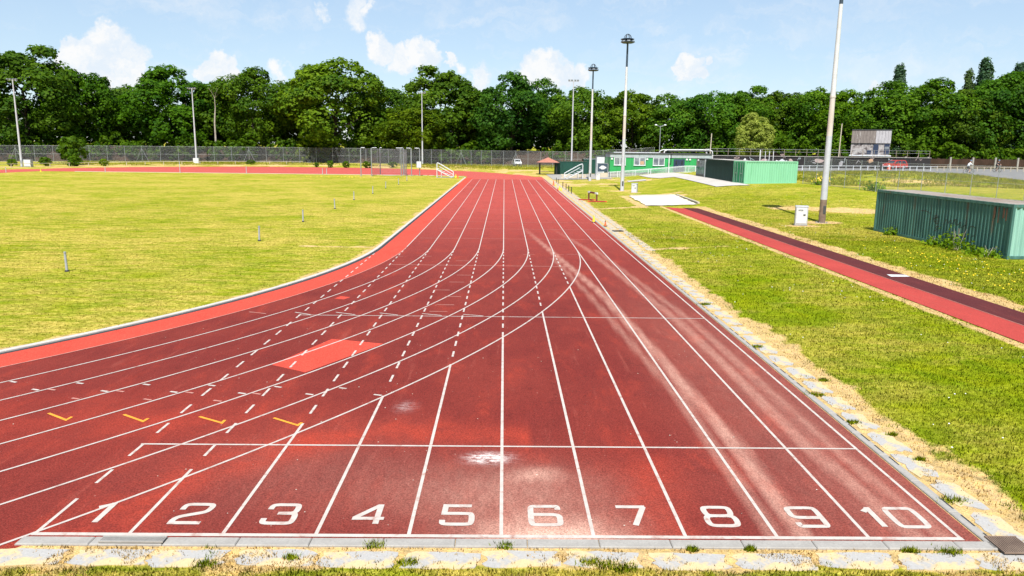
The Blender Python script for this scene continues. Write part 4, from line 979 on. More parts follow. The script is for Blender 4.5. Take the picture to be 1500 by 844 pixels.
# ------------------------------------------------------------------ fences
def chain_fence(name, label, pts, bay, h, group=None, stays=(), post='steel', sp=.17, wire=.012, pr=.045, z_of=zf, tops=True):
    t = thing(name, label, 'fence', (pts[0][0], pts[0][1], 0), 0, group); o0 = Vector((pts[0][0], pts[0][1]))
    k = 0
    for a, b in zip(pts[:-1], pts[1:]):
        a, b = Vector(a), Vector(b); L = (b-a).length; n = max(1, round(L/bay))
        for i in range(n + (1 if b == Vector(pts[-1]) else 0)):
            p = a.lerp(b, i/n); l = p-o0; z = z_of(p.x, p.y)
            q = MB().cyl((l.x, l.y, z), (l.x, l.y, z+h+.05), pr, pr, 8).build('post', M[post], t)
            if k in stays:
                d = (b-a).normalized()
                for s_ in (-1, 1): MB().cyl((l.x, l.y, z+h*.85), (l.x+s_*d.x*1.4, l.y+s_*d.y*1.4, z), .04, .04, 6).build('stay', M[post], q)
            if i < n:
                p2 = a.lerp(b, (i+1)/n); l2 = p2-o0; z2 = z_of(p2.x, p2.y)
                nm = net(t, (l.x, l.y), (l2.x, l2.y), z+.05, z+h, sp, wire, 'wire_mesh')
                for zz_ in (.1, h*.5, h-.02): MB().cyl((l.x, l.y, z+zz_), (l2.x, l2.y, z2+zz_), .012, .012, 5).build('line_wire', M['chain'], t)
            k += 1
    return t
chain_fence('chain_link_fence', 'tall chain link fence behind the far bend on the left', [(-132, 158), (-108.7, 170), (-85, 179), (-54, 186), (-34, 186.2)], 3.8, 3.7, 'chain link fences', (7, 14, 20))
chain_fence('chain_link_fence', 'tall chain link fence before the brown bank in the middle', [(-33.8, 186.2), (-20, 184), (-3, 178), (14, 174), (34, 172)], 2.7, 3.6, 'chain link fences', (9, 14))
chain_fence('chain_link_fence', 'wire fence running across the foot of the grassy mound on the right', [(34.4, 86.5), (37.7, 76), (46, 66), (58, 52)], 2.2, 3.0, 'chain link fences', (), 'steel', .15, .010, .028)
def rail_fence(label, pts, bay, h, mat, group, nrail=1, pw=.10):
    t = thing('post_and_rail_fence', label, 'fence', (pts[0][0], pts[0][1], 0), 0, group); o0 = Vector(pts[0])
    for a, b in zip(pts[:-1], pts[1:]):
        a, b = Vector(a), Vector(b); L = (b-a).length; n = max(1, round(L/bay))
        for i in range(n):
            p, p2 = a.lerp(b, i/n), a.lerp(b, (i+1)/n); z, z2 = zf(p.x, p.y), zf(p2.x, p2.y); l, l2 = p-o0, p2-o0
            MB().box((l.x, l.y, z+h/2), (pw, pw, h)).build('post', M[mat], t)
            for r_ in range(nrail):
                hh = h*(1-.45*r_)-.06
                MB().cyl((l.x, l.y-.06, z+hh), (l2.x, l2.y-.06, z2+hh), .05, .05, 4).build('rail', M[mat], t)
rail_fence('long low white post and rail fence round the outside of the far bend', [(XC+53*math.cos(R(a)), YF+53*math.sin(R(a))) for a in range(166, 92, -4)], 3.7, .75, 'timber_pale', 'post and rail fences')
rail_fence('low white post and rail fence before the dark graffiti wall', [(34.5, 119.5), (60, 119.5), (69, 119.8)], 1.15, .80, 'white_steel', 'post and rail fences')
rail_fence('low timber rail fence behind the cyclists', [(70.5, 122.5), (84, 123), (104, 125)], 1.1, .80, 'timber_pale', 'post and rail fences')
t = thing('board_fence', 'dark close boarded fence under the trees behind the cyclists', 'fence', (76, 143, 1.85), 0)
for i in range(8):
    if i: pass
    MB().box((i*4.3+.0, -.10, 1.05), (.30, .24, 2.15)).build('post', M['concrete'], t)
    for k in range(12): MB().box((i*4.3+.32+k*.335, 0, .92), (.31, .04, 1.8-.05*((k*7+i) % 3))).build('board', M['earth'], t)

# ------------------------------------------------------------------ start hill wall, shed, yard things
M['wall_dark'] = pmat('dark_stained_wall', (.026, .023, .023), (.016, .015, .015), .8, .85, 0, .3, (.20, .16, .15), None, (.60, .72))
M['wall_pale'] = pmat('pale_graffiti_paint', (.42, .34, .30), (.32, .22, .22), 2, .8)
M['clad_a'] = pmat('weathered_brown_cladding', (.17, .145, .13), (.12, .10, .09), 1.5, .8, 0, .3, (.30, .28, .26), (2, 2, .2), (.58, .72), (4, 4, .3))
M['clad_b'] = pmat('weathered_grey_cladding', (.33, .32, .33), (.24, .23, .24), 1.5, .8, 0, .3, (.22, .20, .19), (2, 2, .2), (.62, .75), (4, 4, .3))
M['shed_white'] = pmat('flaking_white_boards', (.42, .40, .39), (.24, .21, .20), 1.6, .85, 0, .3, (.09, .075, .075), None, (.50, .60))
wl = thing('start_hill_wall', 'long dark graffiti covered retaining wall with a pale top rail', 'wall', (35.5, 133, 1.70), math.atan2(.4, 40))
for i in range(16):
    MB().box((1.25+i*2.5, .15, 1.05), (2.46, .3, 2.1)).build('wall_panel', M['wall_dark'], wl)
    if i % 3: MB().box((1.25+i*2.5, -.03, 1.05), (.14, .10, 2.1)).build('pilaster', M['black'], wl)
for i in range(8): MB().box((2.5+i*5, .05, 2.16), (4.97, .36, .10)).build('coping_rail', M['concrete'], wl)
for (x, z, w, h, m_) in ((20.0, 1.45, 1.7, .75, 'wall_pale'), (15.0, 1.3, .9, .8, 'wall_pale'), (29.2, 1.55, 1.1, .6, 'cardboard'), (10.2, 1.2, 1.6, .9, 'wall_pale'), (24.0, 1.0, .7, 1.0, 'clad_b'), (33.0, 1.3, 1.4, .5, 'clad_b')):
    q = [(x+w*.5*math.cos(u)*(1+.18*math.sin(3*u+x)), z+h*.5*math.sin(u)*(1+.2*math.cos(2*u+x))) for u in np.linspace(0, 2*math.pi, 14)[:-1]]
    MB().add([(a, -.012, b) for a, b in q], [tuple(range(13))]).build('graffiti_patch', M[m_], wl)
for i in range(14):
    x0, z0 = 2+i*2.7, .6+.5*((i*5) % 3); pts = [(x0+rs.uniform(0, 1.4), z0+rs.uniform(0, 1.1)) for _ in range(6)]
    m_ = ribbon(MB(), chaikin(pts, False), .07, 0)
    MB().add([(v[0], -.016, v[1]) for v in m_.v], m_.f).build('graffiti_stroke', M[('clad_b', 'wall_pale', 'fascia')[i % 3]], wl)
MB().box((20, 4.2, .98), (40, 7.6, 1.96)).build('platform_fill', M['wall_dark'], wl)
hill_rail = thing('platform_rail', 'thin wire rail along the top of the graffiti wall', 'rail', (35.5, 133.6, 4.1), math.atan2(.4, 40))
for i in range(21): MB().cyl((i*2, 0, -.12), (i*2, 0, 1.0), .035, .035, 6).build('post', M['timber'], hill_rail)
for z in (.5, .95): MB().cyl((0, 0, z), (40, 0, z), .018, .018, 5).build('wire', M['chain'], hill_rail)
sh = thing('timber_shed', 'weathered shed with tall clad upper half standing on the wall', 'shed', (63.5, 138.8, 4.0), R(-24))
MB().box((3.3, 1.6, .12), (6.9, 3.4, .20)).build('floor_ledge', M['white_steel'], sh)
for x in (.8, 2.4, 4.2, 5.8): MB().box((x, .4, -.05), (.16, .16, .34)).build('stilt', M['timber'], sh)
for i in range(22):
    x = .16+i*.29
    MB().box((x, .1, 1.30), (.275, .05, 2.15)).build('wall_board', M['shed_white'], sh)
MB().box((3.3, 1.65, 1.3), (6.3, 3.0, 2.15)).build('wall_core', M['shed_white'], sh)
for i in range(13):
    x = .25+i*.50; m_ = 'clad_a' if i < 8 else 'clad_b'
    MB().add([(x-.24, -.12, 2.35), (x+.24, -.12, 2.35), (x+.24, .42, 4.70), (x-.24, .42, 4.70), (x-.24, -.04, 2.35), (x+.24, -.04, 2.35), (x+.24, .50, 4.70), (x-.24, .50, 4.70)],
             [(0, 1, 2, 3), (7, 6, 5, 4), (0, 4, 5, 1), (1, 5, 6, 2), (2, 6, 7, 3), (3, 7, 4, 0)]).build('cladding_sheet', M[m_], sh)
MB().box((3.3, 1.9, 3.5), (6.3, 2.7, 2.3)).build('upper_core', M['clad_a'], sh)
MB().box((3.3, 1.9, 4.73), (6.6, 3.2, .10)).build('roof', M['dark_metal'], sh)
for (x, z, w, h) in ((3.1, .75, .7, .75), (4.15, 1.25, .85, 1.75), (5.95, 1.3, .85, 1.8)): MB().box((x, .055, z), (w, .06, h)).build('opening', M['door_blue'], sh)
MB().box((5.95, .03, 1.5), (.7, .03, .5)).build('window_pane', M['glass'], sh)
def timber_pole(x, y, z, h, label):
    t = thing('timber_pole', label, 'pole', (x, y, z), 0, 'timber poles')
    MB().cyl((0, 0, 0), (.12, 0, h), .11, .08, 8).build('pole_shaft', M['timber_pale'], t, True); MB().cyl((.12, 0, h), (.12, 0, h+.08), .09, .05, 8).build('pole_cap', M['dark_metal'], t)
timber_pole(38.4, 141.5, 1.6, 6.2, 'timber pole standing behind the right end of the cabin')
timber_pole(61.7, 139.5, 2.0, 7.8, 'tall thin timber pole left of the weathered shed')
for i, x in enumerate((44.3, 45.2, 45.9, 46.6)):
    t = thing('white_pipe_post', ['leftmost and tallest', 'second', 'third', 'rightmost'][i]+' white post in the group above the pale green container', 'post', (x, 131.0, 1.9), 0, 'white posts behind the pale green container')
    MB().cyl((0, 0, 0), (0, 0, 3.0-.2*(i > 0)), .09 if i == 0 else .055, .09 if i == 0 else .055, 8).build('post_tube', M['white'], t); MB().cyl((0, 0, 3.0-.2*(i > 0)), (0, 0, 3.05-.2*(i > 0)), .1, .06, 8).build('post_cap', M['steel'], t)
t = thing('street_lamp', 'twin headed grey street lamp behind the green cabin', 'street lamp', (29.03, 142, 1.1))
MB().cyl((0, 0, 0), (0, 0, 8.0), .09, .06, 10).build('lamp_post', M['steel'], t, True)
MB().tube([(-.75, 0, 8.1), (0, 0, 7.85), (.75, 0, 8.1)], .045, 6).build('lamp_arm', M['steel'], t)
for x in (-.85, .85): MB().lathe([(.1, 0), (.26, .05), (.22, .18), (.08, .24)], 12, (x, 0, 8.05)).build('lamp_head', M['white_steel'], t, True)
t = thing('cover_sheet', 'white sheeting over a heap just showing above the pale green container', 'sheeting', (37.4, 108, zf(37.4, 108)))
shv = [(x*.5-4.5, y*.5-1, -.1+3.4*max(0, float(fbm(x*.35, y*.5, 8))-.05)*min(1, min(x, 18-x)/3, min(y, 5-y)/1.5+.1)) for y in range(6) for x in range(19)]
MB().add(shv, [(y*19+x, y*19+x+1, (y+1)*19+x+1, (y+1)*19+x) for y in range(5) for x in range(18)]).build('plastic_sheet', M['white_plastic'], t, True)
t = thing('short_bollard', 'dark bollard on the grass before the graffiti wall', 'bollard', (56.3, 112.5, zf(56.3, 112.5)))
MB().cyl((0, 0, 0), (0, 0, 1.35), .15, .14, 10).build('bollard_post', M['black'], t, True); MB().lathe([(.15, 0), (.17, .05), (.08, .16)], 10, (0, 0, 1.35)).build('bollard_cap', M['black'], t, True)
t = thing('traffic_cone', 'tall orange and white traffic cone left of the red car', 'cone', (65.0, 127.2, 1.93))
MB().box((0, 0, .03), (.62, .62, .06)).build('cone_base', M['orange'], t)
MB().lathe([(.27, .06), (.20, .40), (.10, .98), (.04, 1.0)], 14).build('cone_body', M['orange'], t, True); MB().lathe([(.212, .40), (.146, .76)], 14).build('white_band', M['white'], t, True)

# ------------------------------------------------------------------ cars
def car(label, loc, rz, paint, sx=1.0):
    t = thing('parked_car', label, 'car', loc, rz, 'parked cars')
    Wd = 1.75
    low = [(-2.05, .32), (-2.1, .62), (-2.02, .92), (-1.0, 1.0), (1.15, .98), (2.0, .84), (2.12, .55), (2.05, .30)]
    body = MB(); n = len(low)
    for sgn in (0,):
        vs = []
        for yy, k in ((-Wd/2+.06, .97), (-Wd/2, 1.0), (Wd/2, 1.0), (Wd/2-.06, .97)):
            vs += [(x*k, yy, .3+(z-.3)*(1 if k == 1 else .96)) for x, z in low]
        fs = [(r_*n+i, r_*n+(i+1) % n, (r_+1)*n+(i+1) % n, (r_+1)*n+i) for r_ in range(3) for i in range(n)]
        fs += [tuple(range(n-1, -1, -1)), tuple(range(3*n, 4*n))]
        body.add(vs, fs)
    body.build('body', M[paint], t, bevel=.03)
    cab = [(-1.95, .94), (-1.7, 1.46), (-1.35, 1.53), (.1, 1.52), (.45, 1.44), (1.15, .97)]
    c = MB(); n = len(cab); vs = []
    for s_ in (-1, 1): vs += [(x, s_*(Wd/2-.05-.16*(z-.94)/.58), z) for x, z in cab]
    c.add(vs, [tuple(range(n-1, -1, -1)), tuple(range(n, 2*n))]+[(i, (i+1) % n, n+(i+1) % n, n+i) for i in range(n)]).build('cabin', M[paint], t)
    def pane(p, name='window'): MB().add(p, [tuple(range(len(p)))]).build(name, M['car_glass'], t)
    for s_ in (-1, 1):
        yy = lambda z: s_*(Wd/2-.05-.16*(z-.94)/.58+.012)
        for (a, b, c_, d) in (((-1.75, 1.02), (-1.55, 1.42), (-.78, 1.45), (-.78, 1.02)), ((-.68, 1.02), (-.68, 1.45), (.08, 1.44), (.08, 1.02)), ((.16, 1.02), (.16, 1.43), (.42, 1.38), (.92, 1.02))):
            pane([(x, yy(z), z) for x, z in (a, b, c_, d)])
        for x in (-1.28, 1.30):
            w = MB().cyl((x, s_*(Wd/2-.20), .32), (x, s_*(Wd/2+.01), .32), .32, .32, 18).build('wheel', M['rubber'], t)
            MB().cyl((x, s_*(Wd/2-.0), .32), (x, s_*(Wd/2+.022), .32), .20, .19, 12).build('rim', M['steel'], w)
        MB().box((2.03, s_*.62, .70), (.12, .34, .16)).build('headlight', M['white'], t)
        MB().box((-2.04, s_*.68, .80), (.08, .22, .30)).build('tail_light', M['red'], t)
        MB().box((.70, s_*(Wd/2+.07), 1.02), (.14, .16, .12)).build('mirror', M['black'], t)
    pane([(.50, -.60, 1.42), (.50, .60, 1.42), (1.13, .70, 1.01), (1.13, -.70, 1.01)], 'windscreen')
    pane([(-1.77, -.58, 1.40), (-1.77, .58, 1.40), (-1.965, .68, 1.0), (-1.965, -.68, 1.0)], 'rear_window')
    MB().box((2.11, 0, .42), (.06, 1.5, .18)).build('bumper', M['black'], t); MB().box((-2.1, 0, .45), (.06, 1.5, .18)).build('bumper', M['black'], t)
    MB().box((2.13, 0, .47), (.02, .5, .11)).build('number_plate', M['white'], t)
    for s_ in (-.55, .55): MB().cyl((-1.4, s_, 1.57), (.0, s_, 1.57), .025, .025, 6).build('roof_bar', M['black'], t)
M['car_white'] = pmat('white_car_paint', (.66, .67, .69), (.62, .63, .65), 2, .25, 0, .6, bstr=.02)
M['car_red'] = pmat('red_car_paint', (.42, .030, .018), (.38, .025, .016), 2, .25, 0, .6, bstr=.02)
car('white car parked behind the tall chain link fence', (3.1, 181.5, .5), R(-84), 'car_white')
car('red estate car parked before the graffiti wall', (67.6, 130.4, 1.93), R(200), 'car_red')

# ------------------------------------------------------------------ cyclists
M['skin'] = pmat('skin', (.48, .28, .20), (.42, .24, .17), 3, .6)
M['shirt_white'] = pmat('white_shirt', (.66, .69, .70), (.56, .60, .62), 3, .85)
M['shirt_dark'] = pmat('dark_top', (.03, .03, .035), (.05, .05, .055), 3, .85)
M['shorts'] = pmat('black_shorts', (.018, .018, .02), (.03, .03, .03), 3, .85)
M['helmet'] = pmat('blue_grey_helmet', (.12, .18, .25), (.09, .14, .20), 3, .4)
def person(label, loc, rz, shirt, sleeve, group):
    """riding figure facing +x, saddle at z 0.92; one continuous skinned body"""
    J = [(-.22, 0, .98, .15, 0), (-.10, 0, 1.22, .15, 0), (.06, 0, 1.44, .16, 0), (.12, 0, 1.54, .06, 2), (.18, 0, 1.62, .075, 2), (.21, 0, 1.74, .10, 2)]
    E_ = [(0, 1, 0), (1, 2, 0), (2, 3, 2), (3, 4, 2), (4, 5, 2)]
    for s_ in (-1, 1):
        b = len(J); up = s_ > 0
        J += [(.08, s_*.19, 1.42, .065, 0), (.20, s_*.27, 1.20, .05, 0), (.42, s_*.25, 1.08, .038, 2), (.47, s_*.24, 1.06, .04, 2)]
        E_ += [(2, b, 0), (b, b+1, 0), (b+1, b+2, sleeve), (b+2, b+3, 2)]
        b = len(J); kn = (.16, s_*.11, .82) if up else (.10, s_*.11, .62); an = (-.06, s_*.12, .46) if up else (-.04, s_*.12, .20)
        J += [(-.20, s_*.10, .94, .10, 1), (*kn, .07, 1), (*an, .045, 2), (an[0]+.12, an[1], an[2]-.07, .045, 1)]
        E_ += [(0, b, 1), (b, b+1, 1), (b+1, b+2, 2), (b+2, b+3, 1)]
    me = bpy.data.meshes.new('rig'); me.from_pydata([j[:3] for j in J], [e[:2] for e in E_], [])
    o = link('rig', me); md = o.modifiers.new('s', 'SKIN'); 
    for i, j in enumerate(J): me.skin_vertices[0].data[i].radius = (j[3], j[3])
    me.skin_vertices[0].data[0].use_root = True
    ms = o.modifiers.new('u', 'SUBSURF'); ms.levels = 2; ms.render_levels = 2
    dg = bpy.context.evaluated_depsgraph_get(); ev = bpy.data.meshes.new_from_object(o.evaluated_get(dg))
    bpy.data.objects.remove(o); bpy.data.meshes.remove(me)
    mats = [M[shirt], M['shorts'], M['skin']]
    for m_ in mats: ev.materials.append(m_)
    ev.polygons.foreach_set('use_smooth', [True]*len(ev.polygons))
    for p in ev.polygons:
        c = p.center; best = min(E_, key=lambda e: _sd(c, Vector(J[e[0]][:3]), Vector(J[e[1]][:3]))); p.material_index = best[2]
    ev.name = 'person'; t = link('person', ev, None, loc, rz); tag(t, label, 'person', group)
    MB().lathe([(.125, -.02), (.13, .05), (.10, .12), (.04, .15)], 14, (.20, 0, 1.77)).build('helmet', M['helmet'], t, True)
    return t
def _sd(c, a, b):
    d = b-a; k = max(0, min(1, (c-a).dot(d)/d.length_squared)); return (c-a-d*k).length
def bicycle(label, loc, rz, group):
    t = thing('bicycle', label, 'bicycle', loc, rz, group)
    for x in (-.52, .52):
        w = MB(); 
        pts = [(x+.31*math.cos(u), 0, .33+.31*math.sin(u)) for u in np.linspace(0, 2*math.pi, 25)]
        w = w.tube(pts, .026, 6).build('wheel', M['rubber'], t)
        sp = MB()
        for k in range(8): a = k*math.pi/4; sp.cyl((x, 0, .33), (x+.3*math.cos(a), 0, .33+.3*math.sin(a)), .004, .004, 4)
        sp.build('spokes', M['steel'], w)
    fr = MB(); A_, B_, C_, D_ = (-.52, 0, .33), (-.02, 0, .30), (-.20, 0, .80), (.36, 0, .80)
    for p, q in ((A_, B_), (A_, C_), (B_, C_), (B_, D_), (C_, D_), (D_, (.52, 0, .33))): fr.cyl(p, q, .022, .022, 8)
    fr.build('frame', M['black'], t)
    MB().tube([(.36, 0, .80), (.40, 0, 1.02)], .018, 6).tube([(.44, -.30, 1.04), (.40, 0, 1.02), (.44, .30, 1.04)], .016, 6).build('handlebar', M['steel'], t)
    MB().cyl((-.20, 0, .8), (-.22, 0, .90), .016, .016, 6).build('seat_post', M['steel'], t)
    MB().box((-.22, 0, .905), (.27, .13, .05), taper=.8).build('saddle', M['black'], t)
    MB().cyl((-.02, -.03, .30), (-.02, .03, .30), .09, .09, 14).build('chainring', M['steel'], t)
    MB().tube([(.10, .13, .38), (.10, .05, .38), (-.02, .05, .30), (-.02, -.05, .30), (-.14, -.05, .22), (-.14, -.13, .22)], .014, 6).build('crank', M['steel'], t)
person('cyclist in a white top and helmet leaning over the handlebars', (64.9, 105, zf(64.9, 105)+.08), R(8), 'shirt_white', 2, 'cyclists')
bicycle('black bicycle ridden by the cyclist in white', (64.9, 105, zf(64.9, 105)+.08), R(8), 'bicycles')
person('cyclist in dark clothes riding towards the track at the far right', (77.4, 118, zf(77.4, 118)+.08), R(-80), 'shirt_dark', 2, 'cyclists')
bicycle('black bicycle ridden by the cyclist in dark clothes', (77.4, 118, zf(77.4, 118)+.08), R(-80), 'bicycles')

# ------------------------------------------------------------------ earth bank behind the middle fence
bp = [(-175, 158), (-132, 165), (-108, 177), (-85, 186), (-60, 190.5), (-34, 191), (-20, 191), (-3, 190), (14, 188), (34, 184), (60, 170), (76, 150), (140, 146)]
bX = np.linspace(-175, 140, 190); bY = np.interp(bX, [p[0] for p in bp], [p[1] for p in bp])
prof = [(0, -.3), (1.5, .9), (4, 2.2), (7, 3.0), (12, 3.3), (20, 3.2), (40, 2.0)]
bv, bf = [], []
for x, y in zip(bX, bY):
    for (d, z) in prof: bv.append((x, y+d, zf(x, y)+z*(1 if x < 45 else .6)+.35*float(fbm(x*.5, (y+d)*.5, 12))))
npf = len(prof)
for i in range(len(bX)-1):
    for j in range(npf-1): bf.append((i*npf+j, (i+1)*npf+j, (i+1)*npf+j+1, i*npf+j+1))
bank = MB().add(bv, bf).build('earth_bank', M['earth'], smooth=True); tag(bank, 'dark brown earth bank behind the fence under the trees', kind='structure')

# ------------------------------------------------------------------ trees
def leaf_cloud(P, Nrm, tone, size, r_):
    """one rhombic leaf spray per point P with normal Nrm"""
    n = len(P); up = r_.normal(size=(n, 3)); u = np.cross(Nrm, up); u /= np.linalg.norm(u, axis=1)[:, None]+1e-9
    v = np.cross(Nrm, u); s = (size*(.6+.8*r_.random(n)))[:, None]; a = s*.5; b = s*(.32+.2*r_.random((n, 1)))
    bend = Nrm*s*.12
    V = np.stack([P-u*a-bend, P-v*b+bend*.5, P+u*a-bend, P+v*b+bend*.5], 1).reshape(-1, 3)
    F = np.arange(4*n).reshape(n, 4)
    return V, F, np.repeat(tone, 4)
def unit(v): return v/(np.linalg.norm(v, axis=-1, keepdims=True)+1e-9)
def crown(seed, rx, rz, cz, n_lobe, n_puff, n_leaf, leaf, lobe_r=(.26, .40), low=-.85, kk=(.56, .80)):
    """lobes over an ellipsoid, puffs over each lobe, leaf sprays over each puff"""
    r_ = np.random.default_rng(seed); Ps, Ns, Ts = [], [], []
    gold = math.pi*(3-math.sqrt(5))
    for i in range(n_lobe):
        zz_ = low+(1-low)*(i+.5)/n_lobe; zz_ = min(.97, zz_+r_.normal()*.07); ph = i*gold+r_.normal()*.4
        rr = math.sqrt(max(0, 1-zz_*zz_)); k = r_.uniform(*kk)
        c = np.array([rx*rr*math.cos(ph)*k, rx*rr*math.sin(ph)*k, cz+rz*zz_*k])
        lr = rx*r_.uniform(*lobe_r)*(1.0+.2*(zz_ < .5)); lt = r_.normal()*.13
        od = unit(c-np.array([0, 0, cz-.3*rz])+1e-6)
        for j in range(n_puff):
            d = unit(r_.normal(size=3)*.9+od*.75+np.array([0, 0, .25])); pc = c+d*lr*r_.uniform(.7, 1.0)*np.array([1, 1, .9]); pr = lr*r_.uniform(.28, .48)
            m = max(6, int(n_leaf*r_.uniform(.7, 1.3)))
            q = unit(r_.normal(size=(m, 3))+d*.6+np.array([0, 0, .25])); rad = r_.uniform(.6, 1.10, (m, 1))
            Ps.append(pc+q*rad*pr*np.array([1.1, 1.1, .92]))
            Ns.append(unit(q*.95+d*.35+np.array([0, 0, .25])+r_.normal(size=(m, 3))*.42))
            Ts.append(np.clip(.45+lt+r_.normal()*.15+r_.normal(size=m)*.20, 0, 1))
    P = np.concatenate(Ps); N_ = np.concatenate(Ns); T = np.concatenate(Ts)
    return leaf_cloud(P, N_, T, leaf, r_)
def column(seed, R_, h, n_puff, n_leaf, leaf):
    r_ = np.random.default_rng(seed); Ps, Ns, Ts = [], [], []
    for i in range(n_puff):
        u = (i+r_.random())/n_puff; prof_ = R_*(min(1, u/.18)**.6)*((1-u)**.45)*(.85+.3*r_.random()); ph = r_.uniform(0, 6.28)
        pr = R_*r_.uniform(.22, .40); k = r_.uniform(.35, .85)
        pc = np.array([math.cos(ph)*prof_*k, math.sin(ph)*prof_*k, 1.0+u*(h-1.4)]); d = np.array([math.cos(ph), math.sin(ph), .5])
        m = int(n_leaf*r_.uniform(.7, 1.3)); q = unit(r_.normal(size=(m, 3))+d*.5)
        Ps.append(pc+q*r_.uniform(.5, 1.1, (m, 1))*pr*np.array([1, 1, 1.7])); Ns.append(unit(q+d*.4+r_.normal(size=(m, 3))*.5)); Ts.append(np.clip(.45+r_.normal()*.18+r_.normal(size=m)*.2, 0, 1))
    return leaf_cloud(np.concatenate(Ps), np.concatenate(Ns), np.concatenate(Ts), leaf, r_)
def trunk_mesh(seed, h, r, spread, nl=9):
    mb = MB(); rr = random.Random(seed); top = h*.62; pts = [Vector((0, 0, 0))]
    for i in range(5): pts.append(pts[-1]+Vector((rr.uniform(-.25, .25), rr.uniform(-.25, .25), top/5)))
    for i in range(5): mb.cyl(pts[i], pts[i+1], r*(1-.14*i), r*(1-.14*(i+1)), 9)
    mb.cyl((0, 0, -.6), (0, 0, .5), r*1.5, r, 9)
    for k in range(nl):
        b = pts[2+k % 4]; a = k*2.4+rr.uniform(-.4, .4); l = spread*rr.uniform(.5, .85)
        m_ = b+Vector((math.cos(a)*l*.5, math.sin(a)*l*.5, l*.45)); e = m_+Vector((math.cos(a+.3)*l*.45, math.sin(a+.3)*l*.45, l*.35))
        mb.cyl(b, m_, r*.38, r*.24, 6); mb.cyl(m_, e, r*.24, r*.08, 6)
        mb.cyl(m_, m_+Vector((math.cos(a-.7)*l*.35, math.sin(a-.7)*l*.35, l*.3)), r*.2, r*.06, 6)
    return mb.mesh('trunk', M['bark'], True)
# prototypes: 20 m high, 16 m wide
PROTO = []
for k in range(9):
    V, F, T = crown(100+k, 8.0, (9.3, 9.8, 8.8)[k % 3], (10.4, 10.0, 10.8)[k % 3], (20, 26, 32)[(k*2) % 3], (20, 17, 15)[(k*2) % 3], 42, .52, ((.32, .48), (.27, .42), (.24, .38))[(k*2) % 3], -.9)
    PROTO.append((np_mesh('crown', V, F, M['leaf'], {'tone': T}), trunk_mesh(k, 20, .42, 7)))
TREES = [  # x, y, height, width, tint, label
 (-114.2, 184, 26.4, 25, (.80, .88, .8), 'tallest dark oak like tree at the far left above the leftmost mast'),
 (-105.0, 190, 22.3, 17, (.78, .92, .8), 'dark tree squeezed on the right shoulder of the tallest left tree'),
 (-100.5, 203, 19.4, 18, (.9, .95, .85), 'lower tree under the big white cloud on the left'),
 (-84.5, 196, 23.3, 24, (.82, .95, .82), 'broad dark tree left of the second floodlight mast'),
 (-77.0, 206, 19.6, 15, (.85, .95, .8), 'tree behind the bare pale snag'),
 (-64.8, 197, 23.6, 20, (1.05, 1.04, .8), 'round topped tree just right of the bare snag'),
 (-54.7, 203, 21.6, 16, (1.0, 1.0, .8), 'tree partly hidden left of the big bright spreading tree'),
 (-43.3, 195, 25.8, 27, (1.28, 1.14, .7), 'big bright spreading tree left of the throwing cage'),
 (-32.0, 205, 20.6, 16, (.85, .92, .8), 'dark tree in the dip behind the throwing cage'),
 (-15.6, 199, 24.2, 22, (.86, .98, .75), 'tall domed tree right of the mast behind the throwing cage'),
 (-22.5, 190, 14.6, 15, (1.22, 1.14, .6), 'lower bright green tree standing before the domed tree by the cage mast'),
 (-8.0, 204, 17.5, 14, (.80, .90, .75), 'low dark tree in the gap left of the lane vanishing point'),
 (1.5, 196, 22.6, 20, (.74, .88, .82), 'dark layered tree straight above the far end of the track'),
 (10.6, 205, 21.0, 16, (1.0, 1.02, .75), 'tree between the dark layered tree and the slim middle mast'),
 (20.8, 200, 20.4, 18, (1.08, 1.08, .7), 'tree between the two masts left of the green cabin'),
 (32.5, 195, 19.6, 18, (1.10, 1.08, .68), 'tree behind the rusty mast by the sand pit'),
 (41.9, 191, 17.6, 17, (.90, 1.0, .75), 'dark tree behind the left part of the green cabin'),
 (49.6, 186, 18.6, 16, (.86, .98, .75), 'dark tree behind the street lamp'),
 (56.6, 181, 18.8, 16, (1.0, 1.04, .68), 'tree rising straight behind the pale birch'),
 (65.6, 183, 18.6, 16, (.95, 1.02, .72), 'tree right of the pale birch'),
 (71.0, 176, 18.6, 15, (1.05, 1.08, .68), 'tree just left of the nearest rusty mast'),
 (77.0, 171, 17.4, 16, (1.32, 1.22, .55), 'bright yellow green tree right of the nearest rusty mast'),
 (83.5, 167, 18.4, 16, (1.0, 1.05, .68), 'tree rising behind the weathered shed'),
 (91.8, 165, 19.8, 18, (1.08, 1.06, .7), 'loose topped tree right of the weathered shed'),
 (98.2, 161, 18.2, 15, (.95, 1.0, .72), 'tree above the cyclist in white'),
 (104.3, 160, 20.6, 16, (.84, .95, .75), 'dark tree above the cyclist in dark clothes'),
 (111.2, 160, 22.0, 18, (.86, .96, .72), 'dark tree at the right edge of the picture')]
G_T = 'broadleaf trees along the far side'
def plant_tree(name, cm, tm, loc, sx, sz, rz, tint, label, cat='tree', group=None):
    t = thing(name, label, cat, loc, rz, group)
    hv = random.Random(label); k_ = hv.uniform(.88, 1.14)
    c = link('crown', cm, t); c.scale = (sx, sx, sz); c.color = (tint[0]*k_*hv.uniform(.84, 1.2), tint[1]*k_, tint[2]*k_*hv.uniform(.8, 1.8), 1)
    if tm: k = link('trunk', tm, t); k.scale = (sx, sx, sz)
    return t
for i, (x, y, h, w, tint, lab) in enumerate(TREES):
    cm, tm = PROTO[(i*4+1) % 9]
    plant_tree('broadleaf_tree', cm, tm, (x, y, 1.0 if x < 60 else 2.0), w/16, (h-(.2 if x < 60 else 1.1))/20.3, i*1.7, tint, lab, group=G_T)
